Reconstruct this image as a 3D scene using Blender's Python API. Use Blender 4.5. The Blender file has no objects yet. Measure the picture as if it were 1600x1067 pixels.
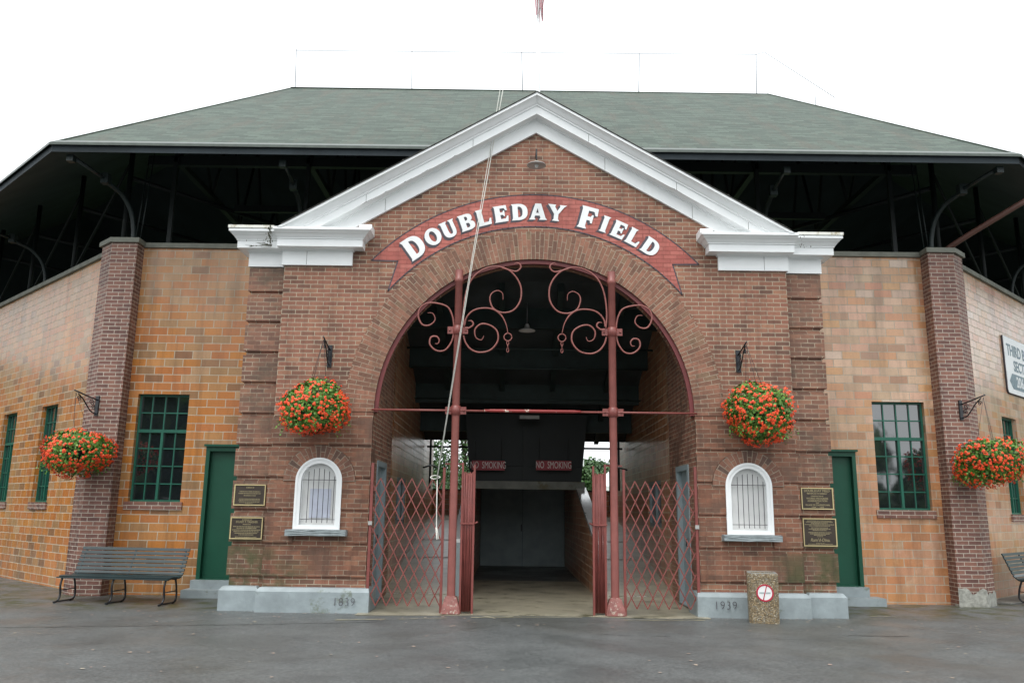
import bpy, bmesh, math, random
from mathutils import Vector, Matrix
from mathutils.geometry import tessellate_polygon
R = math.radians
COL = bpy.context.scene.collection
rnd = random.Random(7)

# ------------------------------------------------------------------ materials
class NT:
    def __init__(s, m):
        m.use_nodes = True; s.t = m.node_tree; s.n = s.t.nodes; s.l = s.t.links
        s.b = s.n['Principled BSDF'] if 'Principled BSDF' in s.n else None
    def N(s, typ, ins=None, **kw):
        n = s.n.new(typ)
        for k, v in kw.items(): setattr(n, k, v)
        for k, v in (ins or {}).items():
            sock = n.inputs[k]
            if isinstance(v, bpy.types.NodeSocket): s.l.new(v, sock)
            else: sock.default_value = v
        return n
    def L(s, a, b): s.l.new(a, b)
    def pos(s): return s.N('ShaderNodeNewGeometry').outputs['Position']
    def noise(s, scale, detail=4, rough=.55, vec=None):
        return s.N('ShaderNodeTexNoise', {'Vector': vec or s.pos(), 'Scale': scale, 'Detail': detail, 'Roughness': rough}).outputs['Fac']
    def ramp(s, fac, stops, interp='LINEAR'):
        r = s.N('ShaderNodeValToRGB', {'Fac': fac}); cr = r.color_ramp; cr.interpolation = interp
        while len(cr.elements) > 1: cr.elements.remove(cr.elements[-1])
        cr.elements[0].position = stops[0][0]; c = stops[0][1]; cr.elements[0].color = (*c, 1) if len(c) == 3 else c
        for p, c in stops[1:]:
            e = cr.elements.new(p); e.color = (*c, 1) if len(c) == 3 else c
        return r.outputs['Color']
    def mix(s, fac, a, b, blend='MIX'):
        m = s.N('ShaderNodeMix', data_type='RGBA', blend_type=blend)
        for i, v in ((0, fac), (6, a), (7, b)):
            if isinstance(v, bpy.types.NodeSocket): s.l.new(v, m.inputs[i])
            elif i == 0: m.inputs[i].default_value = v
            else: m.inputs[i].default_value = (*v, 1)
        return m.outputs[2]
    def math(s, op, a, b=0.0, clamp=False):
        m = s.N('ShaderNodeMath', operation=op, use_clamp=clamp)
        for i, v in ((0, a), (1, b)):
            if isinstance(v, bpy.types.NodeSocket): s.l.new(v, m.inputs[i])
            else: m.inputs[i].default_value = v
        return m.outputs[0]
    def bump(s, h, strength=.4, dist=.01, normal=None):
        b = s.N('ShaderNodeBump', {'Height': h, 'Strength': strength, 'Distance': dist})
        if normal: s.L(normal, b.inputs['Normal'])
        return b.outputs['Normal']
    def smooth(s, v, a, b):
        m = s.N('ShaderNodeMapRange', {0: v, 1: a, 2: b, 3: 0.0, 4: 1.0}, interpolation_type='SMOOTHSTEP')
        return m.outputs[0]

def g(v): return (v, v, v)
def mat(name, col, rough=.6, metal=0, var=.15, vscale=3, bump=0, bscale=60, dirt=None, dirt_th=(.55, .7), dscale=2, coat=0, spec=.5):
    m = bpy.data.materials.new(name); t = NT(m); b = t.b
    n = t.noise(vscale)
    c = t.mix(1.0, col, t.ramp(n, [(.25, g(1 - var * 1.6)), (.75, g(1 + var * .6))]), 'MULTIPLY')
    if dirt:
        d = t.smooth(t.noise(dscale, 6, .7), *dirt_th)
        c = t.mix(d, c, dirt)
    t.L(c, b.inputs['Base Color']); b.inputs['Metallic'].default_value = metal
    b.inputs['Roughness'].default_value = rough
    b.inputs['Specular IOR Level'].default_value = spec
    b.inputs['Coat Weight'].default_value = coat; b.inputs['Coat Roughness'].default_value = .12
    if bump: t.L(t.bump(t.noise(bscale, 5), bump, .01), b.inputs['Normal'])
    return m

def brick_mat(name, palette, mortar, bw, rh, ms=.0055, rough=.75, spec=.5, coat=0, coatr=.2, stains=(), fine=.18, bstr=.5, offset=.5, jitter=.004, smear=0, freq=2, pre=()):
    m = bpy.data.materials.new(name); t = NT(m); b = t.b
    uv = t.N('ShaderNodeUVMap').outputs[0]
    nz = t.N('ShaderNodeTexNoise', {'Vector': uv, 'Scale': 9.0, 'Detail': 3.0}).outputs['Color']
    off = t.N('ShaderNodeVectorMath', {0: nz, 1: (.5, .5, .5)}, operation='SUBTRACT').outputs[0]
    off = t.N('ShaderNodeVectorMath', {0: off, 'Scale': jitter * 2}, operation='SCALE').outputs[0]
    v = t.N('ShaderNodeVectorMath', {0: uv, 1: off}, operation='ADD').outputs[0]
    br = t.N('ShaderNodeTexBrick', {'Vector': v, 'Color1': (0, 0, 0, 1), 'Color2': (1, 1, 1, 1), 'Mortar': (.5, .5, .5, 1), 'Scale': 1.0,
             'Mortar Size': ms, 'Mortar Smooth': .25, 'Bias': 0.0, 'Brick Width': bw, 'Row Height': rh}, offset=offset, offset_frequency=freq)
    c = t.ramp(br.outputs['Color'], palette)
    fn = t.noise(26, 6, .7)
    c = t.mix(1.0, c, t.ramp(fn, [(.25, g(1 - fine)), (.75, g(1 + fine))]), 'MULTIPLY')
    big = t.noise(1.1, 3, .5)
    c = t.mix(1.0, c, t.ramp(big, [(.3, g(.86)), (.7, g(1.1))]), 'MULTIPLY')
    fac = br.outputs['Fac']
    sep = t.N('ShaderNodeSeparateXYZ', {0: t.pos()})
    for (colr, scale, lo, hi, z0, z1, x0, x1) in pre:
        mask = t.smooth(t.noise(scale, 6, .65), lo, hi)
        if z0 is not None: mask = t.math('MULTIPLY', mask, t.smooth(sep.outputs['Z'], z1, z0))
        if x0 is not None:
            ax = t.math('ABSOLUTE', sep.outputs['X']); mask = t.math('MULTIPLY', mask, t.math('MULTIPLY', t.smooth(ax, x0, x1), t.math('LESS_THAN', ax, 8.06)))
        c = t.mix(mask, c, t.mix(.5, colr, t.mix(1.0, c, colr, 'MULTIPLY')) if False else t.mix(.5, c, colr))
    if smear:   # mortar partly lost / smeared
        sm = t.smooth(t.noise(3.0, 5, .6), .45, .65)
        fac2 = t.math('MULTIPLY', fac, t.math('SUBTRACT', 1.0, t.math('MULTIPLY', sm, smear)))
    else: fac2 = fac
    mc = t.mix(t.noise(7, 5, .7), tuple(x * .7 for x in mortar), tuple(x * 1.25 for x in mortar))
    c = t.mix(fac2, c, mc)
    sep = t.N('ShaderNodeSeparateXYZ', {0: t.pos()})
    for (colr, scale, lo, hi, z0, z1, x0, x1) in stains:
        mask = t.smooth(t.noise(scale, 6, .65), lo, hi)
        if z0 is not None: mask = t.math('MULTIPLY', mask, t.smooth(sep.outputs['Z'], z1, z0))
        if x0 is not None:
            ax = t.math('ABSOLUTE', sep.outputs['X']); mask = t.math('MULTIPLY', mask, t.smooth(ax, x0, x1))
        c = t.mix(mask, c, colr)
    dm = t.N('ShaderNodeMapping', {'Vector': t.pos(), 'Scale': (5, 5, .55)}).outputs[0]      # rain streaks and grime
    c = t.mix(1.0, c, t.ramp(t.noise(1.0, 6, .7, dm), [(.34, g(.70)), (.52, g(1.0)), (.75, g(1.08))]), 'MULTIPLY')
    t.L(c, b.inputs['Base Color'])
    ro = t.mix(fac, t.mix(t.noise(5, 4), g(rough * .8), g(rough * 1.2)), g(.9))
    t.L(ro, b.inputs['Roughness'])
    b.inputs['Specular IOR Level'].default_value = spec
    if coat:
        t.L(t.math('MULTIPLY', t.math('SUBTRACT', 1.0, fac), coat), b.inputs['Coat Weight'])
        b.inputs['Coat Roughness'].default_value = coatr
    h = t.math('ADD', t.math('MULTIPLY', t.math('SUBTRACT', 1.0, fac), .8), t.math('MULTIPLY', fn, .35))
    h = t.math('ADD', h, t.math('MULTIPLY', br.outputs['Color'], .15))
    t.L(t.bump(h, bstr, .008), b.inputs['Normal'])
    return m

M = {}
mort = (.42, .36, .265)
BW, RH = .231, .0743
redpal = [(0, (.135, .066, .044)), (.25, (.22, .094, .058)), (.5, (.275, .12, .074)), (.75, (.245, .098, .062)), (1, (.33, .16, .094))]
moss = (.075, .07, .028)
brown = (.12, .062, .042)
M['red'] = brick_mat('red_brick', redpal, mort, BW, RH, .006, rough=.7,
    stains=[(brown, 1.3, .50, .72, 3.4, 4.4, None, None), (moss, 2.2, .42, .62, .55, 1.25, 3.4, 4.3), ((.42, .33, .27), 5, .66, .78, None, None, None, None)])
M['rust'] = brick_mat('weathered_brick', [(0, (.13, .062, .038)), (.35, (.19, .08, .046)), (.7, (.24, .097, .055)), (1, (.28, .13, .075))], (.33, .26, .19), BW, RH, .006, rough=.65, smear=.85,
    stains=[((.14, .075, .05), 1.6, .45, .7, None, None, None, None), (moss, 2.0, .40, .62, .5, 1.3, 3.3, 4.2), ((.06, .055, .028), 4, .4, .6, .35, .62, 3.3, 3.9)])
M['strip'] = brick_mat('stained_corner_brick', [(0, (.13, .064, .042)), (.5, (.20, .09, .056)), (1, (.25, .12, .072))], (.38, .315, .23), BW, RH, .006, rough=.65, smear=.75,
    stains=[((.105, .072, .048), 1.4, .47, .72, None, None, None, None), (moss, 1.8, .40, .62, .7, 1.6, None, None)])
M['arch'] = brick_mat('arch_brick', [(0, (.15, .072, .045)), (.5, (.24, .11, .068)), (.8, (.28, .125, .078)), (1, (.19, .12, .07))], (.36, .30, .22), .231, .0735, .0055, rough=.7, fine=.3, smear=.6)
M['smallarch'] = brick_mat('small_arch_brick', [(0, (.10, .06, .045)), (.4, (.19, .085, .055)), (1, (.26, .125, .08))], (.30, .24, .18), .20, .0735, .006, rough=.7, fine=.3)
M['pil'] = brick_mat('dark_pier_brick', [(0, (.13, .06, .048)), (.5, (.19, .085, .064)), (1, (.25, .115, .08))], (.47, .41, .34), BW, RH, .007, rough=.6)
tan = [(0, (.42, .13, .02)), (.2, (.48, .18, .022)), (.4, (.45, .15, .035)), (.6, (.48, .21, .055)), (.8, (.36, .20, .08)), (.93, (.24, .10, .035)), (1, (.50, .29, .14))]
pale = [(0, (.56, .24, .13)), (.2, (.56, .30, .12)), (.4, (.60, .33, .22)), (.6, (.62, .40, .26)), (.8, (.52, .35, .21)), (.92, (.38, .19, .10)), (1, (.66, .50, .38))]  # block colours lightened: sky wash on the right wall put into the palette
M['tan'] = brick_mat('glazed_tan_block', tan, (.48, .42, .32), .354, .155, .0085, rough=.5, coat=.55, coatr=.16, fine=.12, bstr=.35,
    pre=[((.30, .10, .03), 2.0, .55, .75, .5, 1.3, None, None), ((.52, .31, .17), .9, .36, .58, 6.3, 4.3, None, None)])  # second tint pales the upper blocks, painting in sky reflected by the glaze
M['pale'] = brick_mat('glazed_block_sky_wash', pale, (.44, .38, .29), .354, .155, .0085, rough=.5, coat=.8, coatr=.16, fine=.12, bstr=.35,
    pre=[((.44, .15, .035), 1.6, .36, .50, 1.2, 3.8, None, None), ((.22, .085, .02), 2.5, .35, .5, None, None, 7.42, 7.72)])  # orange below ends the painted sky wash; brown stain beside the pier
M['inblock'] = brick_mat('glazed_brown_block', [(0, (.34, .13, .05)), (.5, (.46, .19, .08)), (1, (.52, .26, .13))], (.62, .56, .45), .40, .155, .010, rough=.34, coat=.15, coatr=.2, fine=.15, bstr=.5)
M['white'] = mat('white_paint', (.86, .88, .88), .45, var=.04, dirt=(.48, .44, .34), dirt_th=(.70, .80), dscale=3, bump=.1, bscale=40)
M['whitedirty'] = mat('dirty_white_paint', (.74, .74, .68), .5, var=.1, dirt=(.30, .25, .13), dirt_th=(.48, .62), dscale=5)
M['plinth'] = mat('grey_painted_concrete', (.30, .35, .365), .55, var=.16, vscale=4, bump=.35, bscale=18, dirt=(.17, .20, .17), dirt_th=(.56, .68), dscale=3.5)
M['sill'] = mat('grey_stone_sill', (.26, .30, .31), .6, var=.2, vscale=9, bump=.6, bscale=22)
M['coping'] = mat('coping_stone', (.20, .205, .17), .7, var=.2, vscale=5, bump=.3)
M['redpaint'] = mat('rusty_red_paint', (.23, .062, .052), .38, var=.18, vscale=6, dirt=(.46, .26, .20), dirt_th=(.66, .76), dscale=14, bump=.15, bscale=50)
M['rose'] = mat('faded_red_paint', (.27, .088, .074), .38, var=.15, vscale=6, dirt=(.52, .36, .28), dirt_th=(.68, .76), dscale=11, bump=.12)
M['peel'] = mat('peeling_red_paint', (.28, .03, .028), .5, var=.2, dirt=(.62, .55, .45), dirt_th=(.60, .63), dscale=9)
M['shoe'] = mat('chipped_red_shoe_paint', (.27, .10, .085), .6, var=.25, vscale=10, dirt=(.42, .34, .28), dirt_th=(.55, .62), dscale=16, bump=.5, bscale=30)
M['bannerred'] = brick_mat('painted_banner_red', [(0, (.34, .082, .064)), (.5, (.40, .105, .082)), (1, (.46, .14, .11))], (.30, .095, .075), BW, RH, .007, rough=.6, fine=.1, bstr=.7, smear=.3)
M['darkline'] = mat('dark_outline_paint', (.07, .06, .075), .6, var=.2)
M['letter'] = mat('white_lettering_paint', (.82, .84, .84), .55, var=.06, vscale=12)
M['green'] = mat('green_door_paint', (.006, .075, .042), .42, var=.12, vscale=2.5, bump=.08, bscale=25, spec=.4)
M['greenframe'] = mat('green_window_paint', (.010, .115, .075), .4, var=.15)
M['iron'] = mat('black_iron', (.012, .014, .018), .35, var=.2, vscale=20, spec=.5)
M['greydoor'] = mat('grey_door_paint', (.24, .30, .32), .45, var=.12, vscale=3)
M['greydark'] = mat('garage_door_paint', (.24, .30, .31), .5, var=.15, vscale=3)
M['lintel'] = mat('grey_lintel_concrete', (.19, .20, .17), .6, var=.25, vscale=3, dirt=(.10, .09, .04), dirt_th=(.52, .66))
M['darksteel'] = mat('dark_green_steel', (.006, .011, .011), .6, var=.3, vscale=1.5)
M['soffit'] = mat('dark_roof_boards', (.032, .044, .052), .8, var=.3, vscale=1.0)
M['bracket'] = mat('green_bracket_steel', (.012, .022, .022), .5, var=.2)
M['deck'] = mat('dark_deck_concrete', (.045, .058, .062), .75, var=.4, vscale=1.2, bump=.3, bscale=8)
M['ironlamp'] = mat('enamel_lamp', (.42, .42, .40), .4, var=.15, vscale=8)
M['concrete'] = mat('passage_concrete', (.34, .31, .23), .42, var=.25, vscale=1.5, dirt=(.08, .075, .04), dirt_th=(.5, .68), dscale=1.7, bump=.25, bscale=20)
M['sidewalk'] = mat('sidewalk_concrete', (.24, .24, .22), .6, var=.15, bump=.2)
M['stair'] = mat('ramp_concrete', (.40, .37, .28), .35, var=.25, vscale=4, bump=.2)
M['nosing'] = mat('worn_white_nosing', (.6, .6, .57), .5, dirt=(.25, .235, .18), dirt_th=(.42, .5), dscale=9)
M['cap'] = mat('white_cap_paint', (.85, .86, .85), .15, spec=.9, coat=1, var=.05, dirt=(.30, .29, .26), dirt_th=(.6, .7), dscale=5)
M['dullbrass'] = mat('dull_brass_letters', (.34, .285, .16), .5, metal=.2, var=.2)
M['bronze'] = mat('plaque_bronze', (.058, .044, .034), .4, metal=.3, var=.2)
M['brass'] = mat('polished_brass_edge', (.58, .48, .25), .4, metal=.25, var=.1)
M['blueink'] = mat('faded_sign_ink', (.22, .30, .34), .5, var=.25, vscale=20)
M['rope'] = mat('white_rope', (.72, .72, .66), .8, var=.1)
M['signred'] = mat('sign_red', (.34, .03, .045), .5, var=.1)
M['signtext'] = mat('sign_grey_text', (.75, .68, .66), .5, var=.1)
M['paper'] = mat('notice_paper', (.55, .58, .68), .6, var=.12, vscale=6)
M['board'] = mat('window_board', (.72, .72, .71), .55, var=.08)
M['benchwood'] = mat('bench_slat_paint', (.022, .040, .042), .35, var=.3, vscale=3, coat=.15, spec=.5)
M['galv'] = mat('galvanised_wire', (.22, .23, .25), .5, metal=.3, var=.1)
M['brownpipe'] = mat('brown_downspout', (.14, .065, .05), .45, var=.2)
M['flagwhite'] = mat('flag_white_stripe', (.8, .8, .8), .8, var=.05)
M['flagred'] = mat('flag_red_stripe', (.50, .09, .12), .8, var=.05)
M['gutter'] = mat('roof_edge_metal', (.085, .105, .09), .4, var=.2, vscale=8)
M['bark'] = mat('tree_bark', (.09, .065, .045), .85, var=.3, vscale=8, bump=.6, bscale=15)

def leafmat(name, a, b_, rough=.5):
    m = bpy.data.materials.new(name); t = NT(m)
    r = t.N('ShaderNodeNewGeometry').outputs['Random Per Island']
    c = t.ramp(r, [(0, a), (1, b_)])
    t.L(c, t.b.inputs['Base Color']); t.b.inputs['Roughness'].default_value = rough
    return m
M['leaf'] = leafmat('geranium_leaf', (.04, .12, .014), (.15, .32, .04))
M['petal'] = leafmat('geranium_petal', (.78, .045, .012), (.95, .13, .03))
M['treeleaf'] = leafmat('tree_leaf', (.025, .07, .018), (.08, .16, .045))
M['litterleaf'] = leafmat('pale_litter', (.50, .45, .35), (.45, .30, .26))

def asphalt():
    m = bpy.data.materials.new('wet_asphalt'); t = NT(m); b = t.b
    f = t.noise(38, 6, .85); md = t.noise(1.1, 5, .6); big = t.noise(.35, 4, .55)
    c = t.ramp(f, [(.34, (.052, .057, .057)), (.5, (.102, .109, .108)), (.66, (.20, .208, .205))])
    c = t.mix(1.0, c, t.ramp(md, [(.3, g(.78)), (.7, g(1.15))]), 'MULTIPLY')
    c = t.mix(t.smooth(big, .5, .66), c, t.mix(1.0, c, (.88, .85, .80), 'MULTIPLY'))
    vo = t.N('ShaderNodeTexVoronoi', {'Vector': t.pos(), 'Scale': 17.0, 'Randomness': 1.0}).outputs['Distance']
    sp = t.math('MULTIPLY', t.math('LESS_THAN', vo, .07), t.math('GREATER_THAN', t.noise(9, 2), .55))
    c = t.mix(sp, c, (.34, .335, .31))
    sep = t.N('ShaderNodeSeparateXYZ', {0: t.pos()})
    ms = t.math('MULTIPLY', t.smooth(t.noise(2.5, 6, .7), .45, .6), t.math('MULTIPLY', t.smooth(sep.outputs['Y'], -.45, .5), t.smooth(t.math('ABSOLUTE', sep.outputs['X']), 4.2, 5.2)))
    c = t.mix(ms, c, (.055, .06, .025))
    t.L(c, b.inputs['Base Color'])
    wet = t.smooth(t.noise(.8, 5, .6), .38, .62)
    t.L(t.mix(wet, g(.55), g(.33)), b.inputs['Roughness'])
    t.L(t.bump(f, .5, .01), b.inputs['Normal'])
    return m
M['asphalt'] = asphalt()

def roofmat():
    m = bpy.data.materials.new('grey_green_shingles'); t = NT(m); b = t.b
    uv = t.N('ShaderNodeUVMap').outputs[0]
    br = t.N('ShaderNodeTexBrick', {'Vector': uv, 'Color1': (0, 0, 0, 1), 'Color2': (1, 1, 1, 1), 'Mortar': (.2, .2, .2, 1), 'Scale': 1.0, 'Mortar Size': .005,
             'Mortar Smooth': .4, 'Brick Width': .33, 'Row Height': .12}, offset=.37)
    c = t.ramp(br.outputs['Color'], [(0, (.028, .050, .034)), (.5, (.050, .078, .056)), (1, (.078, .114, .084))])
    mp = t.N('ShaderNodeMapping', {'Vector': uv, 'Scale': (1.6, .5, 1)}).outputs[0]
    st = t.N('ShaderNodeTexNoise', {'Vector': mp, 'Scale': 1.3, 'Detail': 7.0, 'Roughness': .7}).outputs['Fac']
    c = t.mix(t.smooth(st, .46, .72), c, (.075, .075, .052))
    c = t.mix(t.math('MULTIPLY', br.outputs['Fac'], .8), c, (.03, .034, .028))
    c = t.mix(1.0, c, t.ramp(t.noise(14, 5, .7), [(.3, g(.8)), (.7, g(1.15))]), 'MULTIPLY')
    vv = t.N('ShaderNodeSeparateXYZ', {0: uv}).outputs['Y']
    wob = t.math('MULTIPLY', t.noise(2.2, 3), .03)
    fr_ = t.math('FRACT', t.math('DIVIDE', t.math('ADD', vv, wob), .12))
    c = t.mix(t.math('MULTIPLY', t.smooth(fr_, .26, .04), .75), c, (.022, .026, .02))  # shadow under each shingle course, painted in as a dark line
    m2 = t.N('ShaderNodeMapping', {'Vector': uv, 'Scale': (1.2, 16.6, 1)}).outputs[0]      # weathering that follows the courses
    cs = t.N('ShaderNodeTexNoise', {'Vector': m2, 'Scale': 1.0, 'Detail': 4.0, 'Roughness': .8}).outputs['Fac']
    c = t.mix(1.0, c, t.ramp(cs, [(.32, g(.72)), (.68, g(1.25))]), 'MULTIPLY')
    t.L(c, b.inputs['Base Color']); b.inputs['Roughness'].default_value = .62
    h = t.math('ADD', t.math('SUBTRACT', 1.0, br.outputs['Fac']), t.math('MULTIPLY', br.outputs['Color'], .5))
    t.L(t.bump(h, .6, .012), b.inputs['Normal'])
    return m
M['roof'] = roofmat()

def aggregate():
    m = bpy.data.materials.new('exposed_aggregate'); t = NT(m); b = t.b
    v = t.N('ShaderNodeTexVoronoi', {'Vector': t.pos(), 'Scale': 62.0})
    rr = t.N('ShaderNodeSeparateColor', {0: v.outputs['Color']}).outputs[0]
    c = t.ramp(rr, [(0, (.10, .065, .035)), (.3, (.25, .18, .09)), (.55, (.34, .26, .15)), (.8, (.16, .15, .12)), (1, (.50, .44, .33))])
    c = t.mix(t.smooth(v.outputs['Distance'], .45, .75), c, (.13, .10, .06))
    t.L(c, b.inputs['Base Color']); b.inputs['Roughness'].default_value = .5
    t.L(t.bump(t.math('SUBTRACT', 1.0, v.outputs['Distance']), .7, .01), b.inputs['Normal'])
    return m
M['agg'] = aggregate()

def glassmat():
    m = bpy.data.materials.new('old_window_glass'); t = NT(m); b = t.b
    b.inputs['Base Color'].default_value = (.012, .016, .018, 1); b.inputs['Roughness'].default_value = .04
    b.inputs['Specular IOR Level'].default_value = 1.0; b.inputs['Coat Weight'].default_value = 1; b.inputs['Coat Roughness'].default_value = .03
    b.inputs['Coat IOR'].default_value = 1.9
    t.L(t.bump(t.noise(1.6, 2), .12, .05), b.inputs['Normal'])
    return m
M['glass'] = glassmat()
M['frost'] = mat('milky_window_glass', (.20, .22, .24), .25, var=.1)

# ------------------------------------------------------------------ mesh builder
class MB:
    def __init__(s): s.v = []; s.f = []; s.uv = {}; s.sm = set(); s.mi = {}; s.cur = 0
    def face(s, pts, uv=None, smooth=False):
        i = len(s.v); s.v += [tuple(p) for p in pts]; s.f.append(tuple(range(i, i + len(pts))))
        k = len(s.f) - 1
        if uv: s.uv[k] = uv
        if smooth: s.sm.add(k)
        if s.cur: s.mi[k] = s.cur
    def raw(s, vs, fs, smooth=False):
        i = len(s.v); s.v += [tuple(p) for p in vs]
        for f in fs:
            s.f.append(tuple(i + a for a in f)); k = len(s.f) - 1
            if smooth: s.sm.add(k)
            if s.cur: s.mi[k] = s.cur
    def box(s, x0, x1, y0, y1, z0, z1, T=None):
        P = [(x, y, z) for z in (z0, z1) for y in (y0, y1) for x in (x0, x1)]
        if T: P = [T(*p) for p in P]
        s.raw(P, [(0, 2, 3, 1), (4, 5, 7, 6), (0, 1, 5, 4), (2, 6, 7, 3), (0, 4, 6, 2), (1, 3, 7, 5)])
    def frus(s, b, t, z0, z1):   # b,t = (x0,x1,y0,y1)
        P = [(b[0], b[2], z0), (b[1], b[2], z0), (b[0], b[3], z0), (b[1], b[3], z0), (t[0], t[2], z1), (t[1], t[2], z1), (t[0], t[3], z1), (t[1], t[3], z1)]
        s.raw(P, [(0, 2, 3, 1), (4, 5, 7, 6), (0, 1, 5, 4), (2, 6, 7, 3), (0, 4, 6, 2), (1, 3, 7, 5)])
    def prism(s, plan, z0, z1):
        n = len(plan); P = [(x, y, z0) for x, y in plan] + [(x, y, z1) for x, y in plan]
        F = [tuple(range(n))[::-1], tuple(range(n, 2 * n))] + [(i, (i + 1) % n, n + (i + 1) % n, n + i) for i in range(n)]
        s.raw(P, F)
    def poly(s, outline, T, d0, d1, holes=(), back=True):
        loops = [list(outline)] + [list(h) for h in holes]
        flat = [p for l in loops for p in l]
        tris = tessellate_polygon([[Vector((a, b, 0)) for a, b in l] for l in loops])
        F0 = [T(a, b, d0) for a, b in flat]; F1 = [T(a, b, d1) for a, b in flat]
        n = len(flat); fs = [tuple(t) for t in tris]
        if back: fs += [tuple(n + i for i in reversed(t)) for t in tris]
        k = 0
        for l in loops:
            m = len(l); fs += [(k + i, k + (i + 1) % m, n + k + (i + 1) % m, n + k + i) for i in range(m)]; k += m
        s.raw(F0 + F1, fs)
    def tube(s, path, r, seg=8, cap=True, flat=None):
        pts = [Vector(p) for p in path]; n = len(pts); rs = r if isinstance(r, (list, tuple)) else [r] * n
        vs = []; up = None
        for i, p in enumerate(pts):
            d = (pts[min(i + 1, n - 1)] - pts[max(i - 1, 0)]).normalized()
            if up is None:
                up = Vector((0, 0, 1)) if abs(d.z) < .9 else Vector((0, 1, 0))
            a = d.cross(up).normalized(); up2 = a.cross(d).normalized(); up = up2
            for k in range(seg):
                an = 2 * math.pi * k / seg
                vs.append(p + a * math.cos(an) * rs[i] + up2 * math.sin(an) * rs[i] * (flat or 1))
        fs = [(i * seg + k, i * seg + (k + 1) % seg, (i + 1) * seg + (k + 1) % seg, (i + 1) * seg + k) for i in range(n - 1) for k in range(seg)]
        s.raw(vs, fs, True)
        if cap:
            j = len(s.v) - n * seg
            s.f.append(tuple(j + k for k in range(seg))); s.f.append(tuple(len(s.v) - seg + k for k in range(seg)))
    def lathe(s, prof, c, seg=24, axis='z'):
        vs = []
        for r, h in prof:
            for k in range(seg):
                a = 2 * math.pi * k / seg
                q = (r * math.cos(a), r * math.sin(a), h) if axis == 'z' else (r * math.cos(a), h, r * math.sin(a))
                vs.append((c[0] + q[0], c[1] + q[1], c[2] + q[2]))
        n = len(prof)
        s.raw(vs, [(i * seg + k, i * seg + (k + 1) % seg, (i + 1) * seg + (k + 1) % seg, (i + 1) * seg + k) for i in range(n - 1) for k in range(seg)], True)
    def build(s, name, m, parent=None, local=False, recalc=True):
        me = bpy.data.meshes.new(name)
        off = Vector((0, 0, 0))
        if parent is not None and not local:
            q = parent
            while q is not None: off += q.location; q = q.parent
        me.from_pydata([(x - off.x, y - off.y, z - off.z) for x, y, z in s.v], [], s.f)
        if recalc:
            bm = bmesh.new(); bm.from_mesh(me)
            bmesh.ops.remove_doubles(bm, verts=bm.verts, dist=1e-5) if len(s.v) < 4000 and not s.uv else None
            bmesh.ops.recalc_face_normals(bm, faces=bm.faces); bm.to_mesh(me); bm.free()
        me.update()
        uvl = me.uv_layers.new(name='UVMap').data
        for p in me.polygons:
            cu = s.uv.get(p.index) if s.uv else None
            if p.index in s.sm and (not recalc or True): p.use_smooth = True
            nx, ny, nz = p.normal
            if cu:
                for li, q in zip(p.loop_indices, cu): uvl[li].uv = q
                continue
            if abs(nz) > .8: e = None
            else:
                l = math.hypot(nx, ny) or 1; e = (-ny / l, nx / l)
                if abs(e[0]) > .99: e = (1, 0)
                elif abs(e[1]) > .99: e = (0, 1)
                elif e[0] < 0: e = (-e[0], -e[1])
            for li in p.loop_indices:
                co = me.vertices[me.loops[li].vertex_index].co
                x, y, z = co.x + off.x, co.y + off.y, co.z + off.z
                uvl[li].uv = (x, y) if e is None else (x * e[0] + y * e[1], z)
        ms = m if isinstance(m, (list, tuple)) else [m]
        for q in ms: me.materials.append(M[q])
        if s.mi:
            for k, v in s.mi.items():
                if k < len(me.polygons): me.polygons[k].material_index = v
        o = bpy.data.objects.new(name, me); COL.objects.link(o)
        if parent is not None: o.parent = parent
        return o

def tag(o, label=None, cat=None, group=None, kind=None):
    if label: o['label'] = label
    if cat: o['category'] = cat
    if group: o['group'] = group
    if kind: o['kind'] = kind
    return o
def thing(name, label, cat, loc=(0, 0, 0), group=None, rz=0):
    o = bpy.data.objects.new(name, None); COL.objects.link(o); o.location = loc; o.rotation_euler.z = rz
    o.empty_display_size = .2
    return tag(o, label, cat, group)
def copy_tree(o, parent=None):
    c = o.copy(); COL.objects.link(c); c.parent = parent
    for k in list(o.children): copy_tree(k, c)
    return c
FRONT = lambda y: (lambda a, b, d: (a, y + d, b))      # a = x, b = z, d = depth (positive = away)

def arc(cx, cz, r, a0, a1, n):    # angle measured from straight up, clockwise positive (towards +x)
    return [(cx + r * math.sin(R(a0 + (a1 - a0) * i / n)), cz + r * math.cos(R(a0 + (a1 - a0) * i / n))) for i in range(n + 1)]
def catmull(P, n=6):
    P = [Vector(p) for p in P]; out = []
    for i in range(len(P) - 1):
        a, b, c, d = P[max(i - 1, 0)], P[i], P[i + 1], P[min(i + 2, len(P) - 1)]
        for k in range(n):
            t = k / n
            out.append(.5 * ((2 * b) + (c - a) * t + (2 * a - 5 * b + 4 * c - d) * t * t + (3 * b - a - 3 * c + d) * t ** 3))
    out.append(P[-1]); return out

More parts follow.
